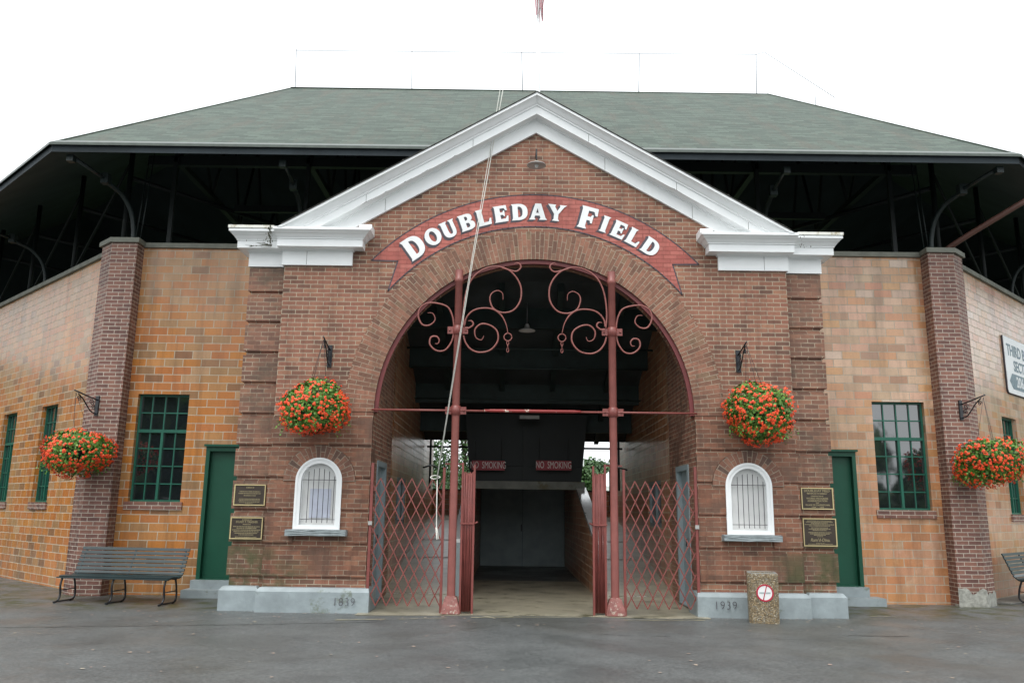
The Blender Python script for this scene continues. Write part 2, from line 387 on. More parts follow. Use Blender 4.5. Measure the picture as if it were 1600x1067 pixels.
def text_mb(s, size, T, d0=0.0, depth=.004, align='CENTER', sx=1.0, shear=0, bold=0, spacing=1):
    cu = bpy.data.curves.new('t', 'FONT'); cu.body = s; cu.size = size; cu.align_x = align; cu.align_y = 'CENTER'; cu.resolution_u = 3
    cu.shear = shear; cu.offset = bold; cu.space_character = spacing
    o = bpy.data.objects.new('t', cu); COL.objects.link(o)
    dg = bpy.context.evaluated_depsgraph_get(); dg.update()
    me = bpy.data.meshes.new_from_object(o.evaluated_get(dg))
    mb = MB()
    vs = [T(v.co.x * sx, v.co.y, d0) for v in me.vertices]
    mb.raw(vs, [tuple(p.vertices) for p in me.polygons])
    if depth:
        bm = bmesh.new(); bm.from_mesh(me)
        j = len(mb.v); mb.v += [T(v.co.x * sx, v.co.y, d0 + depth) for v in me.vertices]
        bm.verts.ensure_lookup_table()
        for e in bm.edges:
            if len(e.link_faces) == 1:
                a, b = e.verts[0].index, e.verts[1].index; mb.f.append((a, b, j + b, j + a))
        bm.free()
    bpy.data.objects.remove(o); bpy.data.curves.remove(cu); bpy.data.meshes.remove(me)
    return mb

GZ = -.04      # ground level
SPR = 3.12; RAD = 2.65
# ------------------------------------------------------------------ setting
mb = MB(); mb.face([(-160, -160, GZ), (160, -160, GZ), (160, 13, GZ), (-160, 13, GZ)])
tag(mb.build('ground', 'asphalt'), kind='structure')
M['grass'] = mat('field_grass', (.05, .11, .025), .8, var=.3, vscale=.3)
mb = MB(); mb.face([(-160, 13, GZ), (160, 13, GZ), (160, 300, GZ), (-160, 300, GZ)])
tag(mb.build('field', 'grass'), kind='structure')
mb = MB()
mb.poly([(-2.72, -.42), (-1.5, -.34), (-.9, -.26), (0, -.22), (.9, -.27), (1.5, -.36), (2.72, -.36), (2.72, 0), (1.4, 1.5), (1.4, 6.0), (-1.4, 6.0), (-1.4, 1.5), (-2.72, 0)], lambda a, b, d: (a, b, GZ + d), .004, .012)
mb.raw([(-2.72, 0, GZ + .006), (2.72, 0, GZ + .006), (2.72, 2.0, GZ + .02), (-2.72, 2.0, GZ + .02)], [(0, 1, 2, 3)])
mb.raw([(-1.4, 5.9, GZ + .01), (1.4, 5.9, GZ + .01), (1.4, 12.2, -.2), (-1.4, 12.2, -.2)], [(0, 1, 2, 3)])
tag(mb.build('passage_floor', 'concrete'), kind='structure')
mb = MB()
c43, s43 = math.cos(R(43)), math.sin(R(43))
P2 = (8.08, 2.15)
def sidept(sg, s, out, z=0): return (sg * (8.08 + s * c43 + out * s43), 2.15 + s * s43 - out * c43, z)
w = [sidept(1, .75, 0), sidept(1, 12, 0), sidept(1, 12, 1.5), sidept(1, .75, .42)]
mb.prism([(p[0], p[1]) for p in w], GZ + .004, GZ + .03)
tag(mb.build('sidewalk', 'sidewalk'), kind='structure')
# cracks and patches in the asphalt (thin sheets)
M['crack'] = mat('dark_crack', (.02, .02, .018), .7)
M['patch'] = mat('pale_crack_filler', (.40, .37, .26), .6, var=.25, vscale=10)
def ribbon(mb, pts, w0, z, r):
    for (x0, y0), (x1, y1) in zip(pts[:-1], pts[1:]):
        pass
    L = []; Rr = []
    for i, (x, y) in enumerate(pts):
        w = w0 * r.uniform(.4, 1.3); L.append((x, y + w, z)); Rr.append((x, y - w, z))
    n = len(pts)
    mb.raw(L + Rr, [(i, i + 1, n + i + 1, n + i) for i in range(n - 1)])
rc = random.Random(3)
def wob(x0, y0, x1, y1, n, a):
    return [(x0 + (x1 - x0) * i / n, y0 + (y1 - y0) * i / n + rc.uniform(-a, a)) for i in range(n + 1)]
mb = MB()
ribbon(mb, wob(-9.5, -2.6, -4.6, -1.7, 40, .03), .012, GZ + .004, rc); ribbon(mb, wob(-4.6, -1.7, -2.2, -1.15, 22, .03), .012, GZ + .004, rc)
ribbon(mb, wob(.8, -2.1, 3.8, -2.35, 24, .02), .004, GZ + .004, rc); ribbon(mb, wob(4.2, -1.9, 5.0, -1.95, 8, .02), .012, GZ + .004, rc)
tag(mb.build('pavement_crack', 'crack'), kind='structure')
mb = MB()
ribbon(mb, wob(-2.9, -1.0, -2.2, -.86, 10, .02), .035, GZ + .008, rc); ribbon(mb, wob(-2.0, -.82, -1.3, -.62, 12, .02), .022, GZ + .008, rc)
ribbon(mb, wob(-.95, -.50, -.3, -.40, 12, .03), .06, GZ + .008, rc); ribbon(mb, wob(-.3, -.42, .75, -.36, 14, .02), .018, GZ + .008, rc)
ribbon(mb, wob(5.4, .25, 5.8, .2, 6, .02), .03, GZ + .008, rc)
ribbon(mb, wob(1.35, -.62, 2.6, -.50, 14, .015), .03, GZ + .008, rc)
tag(mb.build('pavement_patch', 'patch'), kind='structure')
mb = MB()
for i in range(230):
    x = rc.uniform(-9, 9); y = rc.uniform(-6.5, .8) if i % 3 else rc.uniform(-1.6, -.3); 
    if abs(x) < 2.8 and y > -.3: continue
    if y > -.35 and abs(x) < 5.2: continue
    s = rc.uniform(.008, .028); a = rc.uniform(0, 6.28); z = GZ + .006
    mb.face([(x + s * math.cos(a + k) * rc.uniform(.6, 1.3), y + s * math.sin(a + k) * rc.uniform(.6, 1.3), z + rc.uniform(0, .004)) for k in (0, 1.3, 2.6, 3.9, 5.2)])
for i in range(170):
    sg_ = 1 if i % 2 else -1; x = sg_ * rc.uniform(2.6, 5.1); y = -.20 - abs(rc.gauss(0, .10)); 
    if i % 5 == 0: x = sg_ * rc.uniform(6.4, 8.4); y = rc.uniform(1.5, 1.78)
    s = rc.uniform(.004, .014); a = rc.uniform(0, 6.28); z = GZ + .006
    mb.face([(x + s * math.cos(a + k) * rc.uniform(.6, 1.3), y + s * math.sin(a + k) * rc.uniform(.6, 1.3), z + rc.uniform(0, .004)) for k in (0, 1.3, 2.6, 3.9, 5.2)])
tag(mb.build('fallen_petals', 'litterleaf'), 'pale petals and leaf scraps scattered on the asphalt', 'litter', kind='stuff')

# ------------------------------------------------------------------ entrance pavilion
pav = thing('brick_entrance_pavilion', 'red brick arched entrance pavilion with white pediment and painted banner', 'entrance', (0, 0, GZ))
GL = lambda x: 8.07 - .577 * abs(x)
WC = 3.47; WR = .37; WS = 1.98; WB = 1.22   # ticket windows: centre, half width, spring height, bottom
def winhole(sg, r=WR, grow=0):
    cx = sg * WC
    return [(cx - r, WB - grow)] + arc(cx, WS, r, -90, 90, 16) + [(cx + r, WB - grow)]
aout = arc(0, SPR, RAD, -90, 90, 48)
outline = [(-4.28, GZ), (-RAD, GZ)] + aout + [(RAD, GZ), (4.28, GZ), (4.28, 5.72), (0, GL(0) + .10), (-4.28, 5.72)]
mb = MB(); mb.poly(outline, FRONT(0), 0, .5, holes=[winhole(-1), winhole(1)])
mb.box(-4.86, -4.28, .14, .6, GZ, 5.70); mb.box(4.28, 4.86, .14, .6, GZ, 5.70)
for sg in (-1, 1):      # side walls of the pavilion
    xs = sorted((sg * 4.84, sg * 4.5)); mb.box(xs[0], xs[1], .6, 2.15, GZ, 5.70)
mb.build('wall', 'red', pav)
# rusticated bands
for sg in (-1, 1):
    mbc = MB()
    for k in range(5):
        z0 = .49 + .52 * k; z1 = min(z0 + .446, 3.07)
        def seg(a, b):
            x0, x1 = sorted((sg * a, sg * b)); 
            if x1 - x0 > .02: mbc.box(x0, x1, -.03, .02, z0, z1)
        hz = z1 > WB - .05 and z0 < WS + WR
        if not hz: seg(RAD, 4.30)
        else:
            zz = z0
            # half-width of window + small arch ring at this band
            if z0 < WS - .05:
                hw = WR + .003; seg(RAD, WC - hw); seg(WC + hw, 4.30)
            else:
                rr = WR + .215
                pl = []
                for side in (-1, 1):
                    e = RAD if side < 0 else 4.30
                    pts = [(sg * e, z0), ]
                    inner = []
                    for i in range(9):
                        z = z0 + (z1 - z0) * i / 8
                        q = rr * rr - (z - WS) ** 2
                        h = math.sqrt(q) if q > 0 else 0
                        inner.append((sg * (WC + side * h), z))
                    mbc.poly([(sg * e, z0)] + inner + [(sg * e, z1)], FRONT(0), -.03, .02)
    mbc.build('rusticated_bands', 'rust', pav)
for sg in (-1, 1):
    mbs = MB()
    for k in range(10):
        z0 = .49 + .52 * k; z1 = min(z0 + .446, 5.58)
        x0, x1 = sorted((sg * 4.285, sg * 4.90)); mbs.box(x0, x1, .10, .16, z0, z1)
        x0, x1 = sorted((sg * 4.84, sg * 4.90)); mbs.box(x0, x1, .16, 1.9, z0, z1)
    mbs.build('corner_bands', 'strip', pav)

# main arch ring
def ring(name, m, cx, cz, r0, r1, a0, a1, n, y0, y1, bw=None, split=1):
    mb = MB()
    for i in range(n):
        t0 = a0 + (a1 - a0) * i / n; t1 = a0 + (a1 - a0) * (i + 1) / n
        P = lambda r, a, y: (cx + r * math.sin(R(a)), y, cz + r * math.cos(R(a)))
        v0, v1 = R(t0) * (r0 + r1) / 2, R(t1) * (r0 + r1) / 2
        mb.face([P(r0, t0, y0), P(r0, t1, y0), P(r1, t1, y0), P(r1, t0, y0)], [(r0 - r0, v0), (r0 - r0, v1), (r1 - r0, v1), (r1 - r0, v0)])
        mb.face([P(r1, t0, y0), P(r1, t1, y0), P(r1, t1, y1), P(r1, t0, y1)], [(0, v0), (0, v1), (y1 - y0, v1), (y1 - y0, v0)])
        mb.face([P(r0, t0, y1), P(r0, t1, y1), P(r0, t1, y0), P(r0, t0, y0)], [(y1 - y0, v0), (y1 - y0, v1), (0, v1), (0, v0)])
    return mb.build(name, m, pav, recalc=False)
ring('arch_ring', 'arch', 0, SPR, RAD - .004, 3.14, -90, 90, 90, -.012, .25)
for sg in (-1, 1):
    ring('window_arch', 'smallarch', sg * WC, WS, WR - .002, WR + .21, -90, 90, 30, -.045, .1)
# steel lining of the arch
mb = MB()
for i in range(60):
    a0 = -90 + 3 * i; a1 = a0 + 3
    P = lambda r, a, y: (r * math.sin(R(a)), y, SPR + r * math.cos(R(a)))
    for (ra, ya, rb, yb) in ((RAD - .005, .03, RAD - .075, .03), (RAD - .075, .03, RAD - .075, .045), (RAD - .006, .03, RAD - .006, .30), (RAD - .02, .30, RAD - .075, .045)):
        mb.face([P(ra, a0, ya), P(ra, a1, ya), P(rb, a1, yb), P(rb, a0, yb)])
M['lining'] = mat('dark_red_lining', (.17, .03, .03), .5, var=.2)
mb.build('arch_lining', 'lining', pav)
# plinth
for sg in (-1, 1):
    mb = MB()
    def fr(x0, x1, y0):
        a, b = sorted((sg * x0, sg * x1)); e = .045
        mb.box(a, b, y0, .3, GZ - .02, .27)
        mb.frus((a, b, y0, .3), (a + (e if sg < 0 or x0 > 3 else e * .4), b - (e if sg > 0 or x0 > 3 else e * .4), y0 + e, .3), .27, .33)
    fr(2.56, 4.33, -.18); fr(4.33, 4.95, -.05)
    a, b = sorted((sg * 2.56, sg * 2.66)); mb.box(a, b, .3, .5, GZ, .3)
    pl = mb.build('plinth', 'plinth', pav)
    if sg < 0: text_mb('1839', .182, lambda a, b, d: (-2.94 + a, -.2 + d, .125 + b), -.003, .003, sx=.90, spacing=1.12, bold=-.004).build('carved_date', 'darkline', pl)
    if sg > 0: text_mb('1939', .182, lambda a, b, d: (2.99 + a, -.2 + d, .145 + b), -.003, .003, sx=.92, spacing=1.12, bold=-.004).build('carved_date', 'darkline', pl)
# white rake cornice
prof = [(0, -.0), (.055, -.0), (.055, .235), (.075, .245), (.075, .262), (.25, .262), (.25, .40), (.275, .415), (.275, .435), (.30, .45), (.34, .50), (.37, .525), (.41, .54), (.41, .585), (-.25, .66)]
mb = MB()
NS = 40
xs = [-4.95 + 9.9 * i / NS for i in range(NS + 1)]; xs = sorted(set(xs + [0.0]))
vs = []
for x in xs:
    for o_, v_ in prof: vs.append((x, -o_, GL(x) + v_))
n = len(prof)
fs = [(i * n + k, i * n + k + 1, (i + 1) * n + k + 1, (i + 1) * n + k) for i in range(len(xs) - 1) for k in range(n - 1)]
mb.raw(vs, fs)
o = mb.build('rake_cornice', 'white', pav)
bm = bmesh.new(); bm.from_mesh(o.data)
bmesh.ops.bisect_plane(bm, geom=bm.verts[:] + bm.edges[:] + bm.faces[:], plane_co=(0, 0, 6.155 - GZ), plane_no=(0, 0, -1), clear_outer=True)
bmesh.ops.holes_fill(bm, edges=bm.edges[:], sides=0) if False else None
bm.to_mesh(o.data); bm.free()
mb = MB(); rq = random.Random(9)
for x0, x1 in ((-2.36, -2.10), (-1.98, -1.80), (-3.05, -2.72), (-2.62, -2.50), (-1.45, -1.36), (2.3, 2.5), (1.0, 1.06)):
    n_ = 8
    for i in range(n_):
        xa = x0 + (x1 - x0) * i / n_; xb = x0 + (x1 - x0) * (i + 1) / n_; h = rq.uniform(.004, .014) * (1 - abs(i - 3.5) / 5)
        mb.face([(xa, -.2525, GL(xa) + .262), (xb, -.2525, GL(xb) + .262), (xb, -.2525, GL(xb) + .262 + h), (xa, -.2525, GL(xa) + .262 + h * .8)])
for x in (-2.9, -1.1, .9, 2.4, 3.6):
    mb.face([(x, -.2525, GL(x) + .265), (x + .006, -.2525, GL(x) + .265), (x + .006, -.2525, GL(x) + .40), (x, -.2525, GL(x) + .40)])
    mb.face([(x + .3, -.0575, GL(x + .3) + .004), (x + .306, -.0575, GL(x + .3) + .004), (x + .306, -.0575, GL(x + .3) + .23), (x + .3, -.0575, GL(x + .3) + .23)])
for sg in (-1, 1):
    for x in (3.9,): mb.face([(sg * x, -.0525, 5.61), (sg * x + .006, -.0525, 5.61), (sg * x + .006, -.0525, 5.84), (sg * x, -.0525, 5.84)])
M['slit'] = mat('open_joint', (.10, .10, .09), .9)
mb.build('open_joints', 'slit', pav)
# mossy dark edge on top of the rake
M['mossedge'] = mat('mossy_flashing', (.035, .035, .028), .8, var=.3, vscale=12)
mb = MB()
for sg in (-1, 1):
    for i in range(20):
        xa = sg * (4.27 * i / 20); xb = sg * (4.27 * (i + 1) / 20)
        q = []
        for x in (xa, xb):
            q.append([(x, -.425, GL(x) + .587), (x, -.425, GL(x) + .602), (x, .25, GL(x) + .67)])
        mb.face([q[0][0], q[1][0], q[1][1], q[0][1]]); mb.face([q[0][1], q[1][1], q[1][2], q[0][2]])
rr = random.Random(5)
for i in range(90):
    x = rr.uniform(1.0, 4.25) if i % 3 else -rr.uniform(1.2, 4.25); z = GL(x) + .60; s = rr.uniform(.008, .022)
    mb.lathe([(s, 0), (s * .7, s * .8), (0, s)], (x, -.41 + rr.uniform(0, .04), z), 5)
mb.build('roof_flashing', 'mossedge', pav)
# pavilion roof behind the pediment
mb = MB()
for sg in (-1, 1):
    mb.face([(0, .2, GL(0) + .55), (sg * 4.9, .2, GL(4.9) + .55), (sg * 4.9, 2.3, GL(4.9) + .55), (0, 2.3, GL(0) + .55)])
mb.build('pavilion_roof', 'roof', pav)
mb = MB(); mb.box(-4.7, 4.7, .5, 2.4, 6.05, 6.2); mb.build('passage_ceiling', 'deck', pav)
# horizontal cornice returns
def cornice(sg):
    mb = MB(); z = 5.62
    steps = [(.25, .262, .40), (.275, .40, .435)]
    def lay(o0, o1, za, zb, outer):
        # main block x from 3.17 to 4.28 (front y=0); outer block x to 4.92 (front y=.12)
        if not outer:
            b = (3.17 - o0, 4.30 + o0 * .25, -o0, .3); t = (3.17 - o1, 4.30 + o1 * .25, -o1, .3)
        else:
            b = (4.30, 4.88 + o0 * .75, .115 - o0, .9); t = (4.30, 4.88 + o1 * .75, .115 - o1, .9)
        if sg < 0: b = (-b[1], -b[0], b[2], b[3]); t = (-t[1], -t[0], t[2], t[3])
        mb.frus(b, t, za, zb)
    for outer in (False, True):
        dz = -.004 if outer else 0
        for (o0, o1, a, b) in ((.05, .05, 5.60, 5.845), (.07, .085, 5.845, 5.87), (.25, .25, 5.87, 6.00), (.27, .27, 6.00, 6.02), (.28, .33, 6.02, 6.075), (.34, .39, 6.075, 6.12), (.40, .40, 6.12, 6.165)):
            lay(o0, o1, a + dz, b + dz, outer)
    return mb.build('entablature', 'white', pav)
for sg in (-1, 1):
    cornice(sg)
    mb = MB(); a, b = sorted((sg * 4.42, sg * 5.19)); mb.box(a, b, -.30, .95, 6.166, 6.215)
    mb.build('cornice_top', 'whitedirty', pav)
    # taller upstand block at the inner end
    mb = MB(); a, b = sorted((sg * 2.77, sg * 2.98)); mb.box(a, b, -.30, .02, 6.165, 6.25); mb.build('cornice_stop', 'white', pav)
# dirt streak at the left break of the cornice
M['streak'] = mat('green_black_streak', (.05, .05, .03), .8)
for sg, amt in ((-1, 46), (1, 14)):
    mb = MB()
    for i in range(amt):
        z = rr.uniform(5.93, 6.16); x = sg * (4.43 + abs(rr.gauss(0, .05 if z > 5.97 else .16))); s = rr.uniform(.005, .014)
        y = -.285 - .10 * max(0, (z - 6.0) / .16)
        mb.face([(x - s * .6, y, z - s * rr.uniform(.3, 1.5)), (x + s * .5, y, z - s), (x + s * .3, y, z + s), (x - s * .4, y, z + s * 1.4)])
    if sg < 0:
        for i in range(16):
            x = -4.44 - rr.uniform(0, .36); z = rr.uniform(5.875, 5.94); L = rr.uniform(.06, .2)
            mb.face([(x, -.19, z - .008), (x - L, -.17 + rr.uniform(-.03, .03), z + rr.uniform(-.02, .03)), (x - .01, -.19, z + .008)])
        for i in range(10):
            x = -4.43 - rr.uniform(0, .05); z = 5.9 + .028 * i; mb.face([(x - .01, -.30 - .012 * i, z - .02), (x + .012, -.30 - .012 * i, z), (x, -.30 - .012 * i, z + .03), (x - .02, -.30 - .012 * i, z + .015)])
    mb.build('dirt_streak', 'streak', pav)

# ------------------------------------------------------------------ painted banner
ban = MB()
bo = arc(0, SPR, 3.81, -47.2, 47.2, 60); bi = arc(0, SPR, 3.23, 50.6, -50.6, 60)
n1 = (3.49 * math.sin(R(42.3)), SPR + 3.49 * math.cos(R(42.3)))
bout = bo + [n1] + bi + [(-n1[0], n1[1])]
ban.poly(bout, FRONT(0), -.006, -.001, back=False)
banner = ban.build('banner', 'bannerred', pav)
mb = MB()
for i in range(len(bout)):
    a = Vector((bout[i][0], -.0085, bout[i][1])); b = Vector((bout[(i + 1) % len(bout)][0], -.0085, bout[(i + 1) % len(bout)][1]))
    d = (b - a).normalized(); nn = Vector((-d.z, 0, d.x)) * .010
    mb.face([a - nn - d * .008, b - nn + d * .008, b + nn + d * .008, a + nn - d * .008])
mb.build('banner_outline', 'darkline', banner)
def qb(p0, p1, p2, n=7): return [((1 - t) ** 2 * p0[0] + 2 * t * (1 - t) * p1[0] + t * t * p2[0], (1 - t) ** 2 * p0[1] + 2 * t * (1 - t) * p1[1] + t * t * p2[1]) for t in [i / n for i in range(1, n + 1)]]
def ell(cx, cy, rx, ry, n=28): return [(cx + rx * math.cos(2 * math.pi * i / n), cy + ry * math.sin(2 * math.pi * i / n)) for i in range(n)]
S0 = [(0, 1), (.06, .88), (.06, .12)]
GLY = {
 'I': (.42, [(0, 0), (.42, 0), (.35, .12), (.35, .88), (.42, 1), (0, 1), (.07, .88), (.07, .12)], []),
 'L': (.76, [(0, 0), (.74, 0), (.78, .38), (.70, .38), (.61, .18), (.35, .18), (.35, .88), (.42, 1)] + S0, []),
 'E': (.76, [(0, 0), (.74, 0), (.78, .34), (.70, .34), (.61, .18), (.35, .18), (.35, .43), (.48, .43), (.53, .34), (.59, .34), (.59, .68), (.53, .68), (.48, .59), (.35, .59), (.35, .83), (.58, .83), (.66, .68), (.74, .68), (.72, 1)] + S0, []),
 'F': (.76, [(0, 0), (.43, 0), (.35, .12), (.35, .40), (.49, .40), (.54, .29), (.61, .29), (.61, .67), (.54, .67), (.49, .57), (.35, .57), (.35, .83), (.60, .83), (.69, .66), (.78, .66), (.76, 1)] + S0, []),
 'D': (.86, [(0, 0), (.40, 0)] + qb((.40, 0), (.88, .02), (.88, .5)) + qb((.88, .5), (.88, .98), (.40, 1)) + S0, [[(.35, .17), (.42, .17)] + qb((.42, .17), (.60, .2), (.60, .5)) + qb((.60, .5), (.60, .8), (.42, .83)) + [(.35, .83)]]),
 'O': (.90, ell(.45, .5, .45, .53), [ell(.45, .5, .18, .34)]),
 'U': (.84, [(-.02, 1), (.06, .88), (.06, .38)] + qb((.06, .38), (.06, -.04), (.43, -.04)) + qb((.43, -.04), (.77, -.04), (.77, .38)) + [(.77, .88), (.85, 1), (.50, 1), (.58, .88), (.57, .4)] + qb((.57, .4), (.57, .15), (.46, .15)) + qb((.46, .15), (.35, .15), (.35, .4)) + [(.35, .88), (.43, 1)], []),
 'B': (.80, [(0, 0), (.44, 0)] + qb((.44, 0), (.82, 0), (.82, .28)) + qb((.82, .28), (.82, .48), (.62, .53)) + qb((.62, .53), (.76, .58), (.76, .76)) + qb((.76, .76), (.76, 1), (.42, 1)) + S0,
       [[(.35, .16), (.42, .16)] + qb((.42, .16), (.54, .16), (.54, .30)) + qb((.54, .30), (.54, .44), (.42, .44)) + [(.35, .44)], [(.35, .60), (.40, .60)] + qb((.40, .60), (.50, .6), (.50, .72)) + qb((.50, .72), (.50, .84), (.40, .84)) + [(.35, .84)]]),
 'A': (.92, [(-.02, 0), (.34, 0), (.27, .12), (.30, .25), (.56, .25), (.59, .12), (.52, 0), (.96, 0), (.87, .12), (.62, 1), (.30, 1), (.06, .12)], [[(.36, .42), (.50, .42), (.43, .72)]]),
 'Y': (.88, [(.24, 0), (.64, 0), (.56, .12), (.56, .42), (.84, .88), (.98, 1), (.58, 1), (.62, .88), (.48, .62), (.34, .88), (.38, 1), (-.06, 1), (.04, .88), (.32, .42), (.32, .12)], []),
}
LET = [('D', -36.3, 1.36), ('O', -30.2, 1), ('U', -25.2, 1), ('B', -19.9, 1), ('L', -14.9, 1), ('E', -9.9, 1), ('D', -4.6, 1), ('A', .7, 1), ('Y', 5.9, 1),
       ('F', 14.9, 1.36), ('I', 20.0, 1), ('E', 24.3, 1), ('L', 29.0, 1), ('D', 34.4, 1)]
for ch, ang, sc in LET:
    w_, outl, holes = GLY[ch]; H = .295 * sc; W = .272 * sc * (1.0 if sc == 1 else .9); a = R(ang)
    rc0 = 3.50 if sc == 1 else 3.515
    def TT(dx, dz, lay, grow=0):
        def f(px, py, d):
            lx = (px - w_ / 2) * W * 1.17 + dx; lz = (py - .5) * H + dz
            return (rc0 * math.sin(a) + lx * math.cos(a) + lz * math.sin(a), lay + d, SPR + rc0 * math.cos(a) - lx * math.sin(a) + lz * math.cos(a))
        return f
    mb = MB()
    for k, (dx, dz) in enumerate(((-.012, -.010), (-.026, -.022), (-.040, -.034))):
        mb.poly(outl, TT(dx, dz, -.010 - .0012 * (2 - k)), 0, .002, holes, back=False)
    mb.build('letter_shadow', 'darkline', banner)
    mb = MB(); mb.poly(outl, TT(0, 0, -.018), 0, .004, holes, back=False); mb.build('letter', 'letter', banner)

# ------------------------------------------------------------------ ticket windows (parts of the pavilion)
for sg in (-1, 1):
    cx = sg * WC
    mb = MB()
    o1 = [(cx - WR, WB)] + arc(cx, WS, WR, -90, 90, 24) + [(cx + WR, WB)]
    q = WR - .085
    i1 = [(cx - q, WB + .07)] + arc(cx, WS, q, -90, 90, 24) + [(cx + q, WB + .07)]
    mb.poly(o1, FRONT(0), -.055, .10, [i1])
    q2 = WR - .03
    o2 = [(cx - WR - .005, WB)] + arc(cx, WS, WR + .005, -90, 90, 24) + [(cx + WR + .005, WB)]; i2 = [(cx - q2, WB + .02)] + arc(cx, WS, q2, -90, 90, 24) + [(cx + q2, WB + .02)]
    mb.poly(o2, FRONT(0), -.07, -.055, [i2])
    fr = mb.build('ticket_window', 'white', pav)
    mb = MB()
    mb.poly([(cx - WR, WB)] + arc(cx, WS, WR, -90, 90, 24) + [(cx + WR, WB)], FRONT(0), .055, .07)
    for i in range(6): 
        x = cx - .25 + .1 * i; mb.box(x - .003, x + .003, .052, .055, WB + .07, 2.2)
    mb.build('pane', 'board', fr)
    if sg < 0:
        mb = MB(); mb.box(cx - .15, cx + .19, .040, .046, 1.40, 1.86); mb.build('notice', 'paper', fr)
    mb = MB()
    for i in range(7):
        x = cx - .285 + .083 * i + (.03 if i else 0); zt = WS + math.sqrt(max(.01, (q - .03) ** 2 - (x - cx) ** 2)) * (.80 if i else .2)
        mb.tube([(x, -.02, WB + (.10 if i > 0 else .03)), (x, -.02, zt)], .005, 6)
    for z in (1.375, WS + .02): mb.tube([(cx - q, -.015, z), (cx + q, -.015, z)], .005, 6)
    mb.build('window_bars', 'iron', fr)
    mb = MB(); mb.box(cx - .46, cx + .50 if sg < 0 else cx + .46, -.20, .05, 1.125, WB - .002)
    o = mb.build('sill', 'sill', fr)
    bm = bmesh.new(); bm.from_mesh(o.data); bmesh.ops.subdivide_edges(bm, edges=bm.edges[:], cuts=6, use_grid_fill=True)
    for v in bm.verts: v.co += Vector((0, rr.uniform(-.006, .006), rr.uniform(-.007, .004)))
    bm.to_mesh(o.data); bm.free()

# ------------------------------------------------------------------ wall lamp + plaques
t = thing('wall_lamp', 'small round grey gooseneck lamp shade on the pediment brickwork', 'lamp', (0, 0, 7.62))
mb = MB(); mb.tube(catmull([(0, .0, 7.62), (0, -.12, 7.66), (0, -.30, 7.64), (0, -.36, 7.52), (0, -.36, 7.42)], 5), .013, 8); mb.build('lamp_arm', 'iron', t)
mb = MB(); mb.lathe([(.02, .07), (.04, .06), (.05, .03), (.155, .005), (.165, -.010), (.155, -.012), (.05, -.002), (0, .0)], (0, -.36, 7.33), 28); mb.build('lamp_shade', 'ironlamp', t)
mb = MB(); mb.lathe([(0, .05), (.03, .03), (.035, 0), (.02, -.03), (0, -.035)], (0, -.36, 7.31), 12); mb.build('bulb', 'board', t)

rp = random.Random(11)
def plaque(x0, x1, z0, z1, label, lines, y=.07):
    t = thing('bronze_plaque', label, 'plaque', ((x0 + x1) / 2, y, z0), 'bronze plaques on the pavilion corners')
    mb = MB(); mb.box(x0, x1, y, y + .035, z0, z1); mb.build('plate', 'bronze', t)
    mb = MB(); e = .016
    mb.poly([(x0, z0), (x1, z0), (x1, z1), (x0, z1)], FRONT(y), -.012, -.001, [[(x0 + e, z0 + e), (x1 - e, z0 + e), (x1 - e, z1 - e), (x0 + e, z1 - e)]]); mb.build('border', 'brass', t)
    mb = MB(); cx = (x0 + x1) / 2; H = z1 - z0; W = x1 - x0
    for v, h, wd, txt in lines:
        z = z1 - v * H; hh = h * H
        if txt:
            tm = text_mb(txt, hh * 1.35, lambda a, b, d: (cx + a, y + d, z + b), -.004, .003, shear=.25 if txt.startswith('R') else 0, bold=.001)
            vx = [p[0] for p in tm.v]; s_ = wd * W / (max(vx) - min(vx)); tm.v = [(cx + (p[0] - cx) * s_, p[1], p[2]) for p in tm.v]
            j = len(mb.v); mb.v += tm.v; mb.f += [tuple(j + i for i in f) for f in tm.f]
        else:     # lines too fine to read: rows of small raised strokes
            x = cx - wd * W / 2; e = cx + wd * W / 2
            while x < e:
                L = rp.uniform(.008, .028); mb.box(x, min(x + L, e), y - .004, y - .001, z - hh * .32, z + hh * .32); x += L + rp.uniform(.002, .008)
    mb.build('lettering', 'dullbrass', t)
plaque(-4.86, -4.35, 1.58, 1.915, 'upper bronze memorial plaque beside the left green door', [(.15, .06, .25, 'IN MEMORY OF'), (.34, .055, .66, None), (.43, .055, .72, None), (.53, .055, .38, None), (.69, .045, .66, None), (.76, .045, .68, None), (.83, .045, .64, None), (.90, .04, .24, None)])
plaque(-4.88, -4.36, 1.05, 1.395, 'lower bronze memorial plaque beside the left green door', [(.12, .055, .30, 'IN MEMORY OF'), (.22, .10, .68, 'STUART P. TAUGHER'), (.33, .055, .24, None), (.43, .055, .82, None), (.505, .055, .62, 'VILLAGE OF COOPERSTOWN'), (.58, .055, .88, None), (.655, .055, .78, None), (.73, .055, .70, None), (.80, .055, .46, None), (.91, .06, .66, None)])
plaque(4.35, 4.87, 1.63, 1.975, 'upper bronze plaque naming the field beside the right green door', [(.14, .12, .80, 'DOUBLEDAY FIELD'), (.27, .06, .64, '"BIRTHPLACE OF BASEBALL"'), (.39, .055, .40, 'CONSTRUCTED BY'), (.50, .09, .68, 'WORKS PROGRESS'), (.61, .09, .62, 'ADMINISTRATION'), (.70, .05, .10, 'AND'), (.80, .08, .76, 'VILLAGE OF COOPERSTOWN'), (.90, .05, .38, '1938  -  1939')])
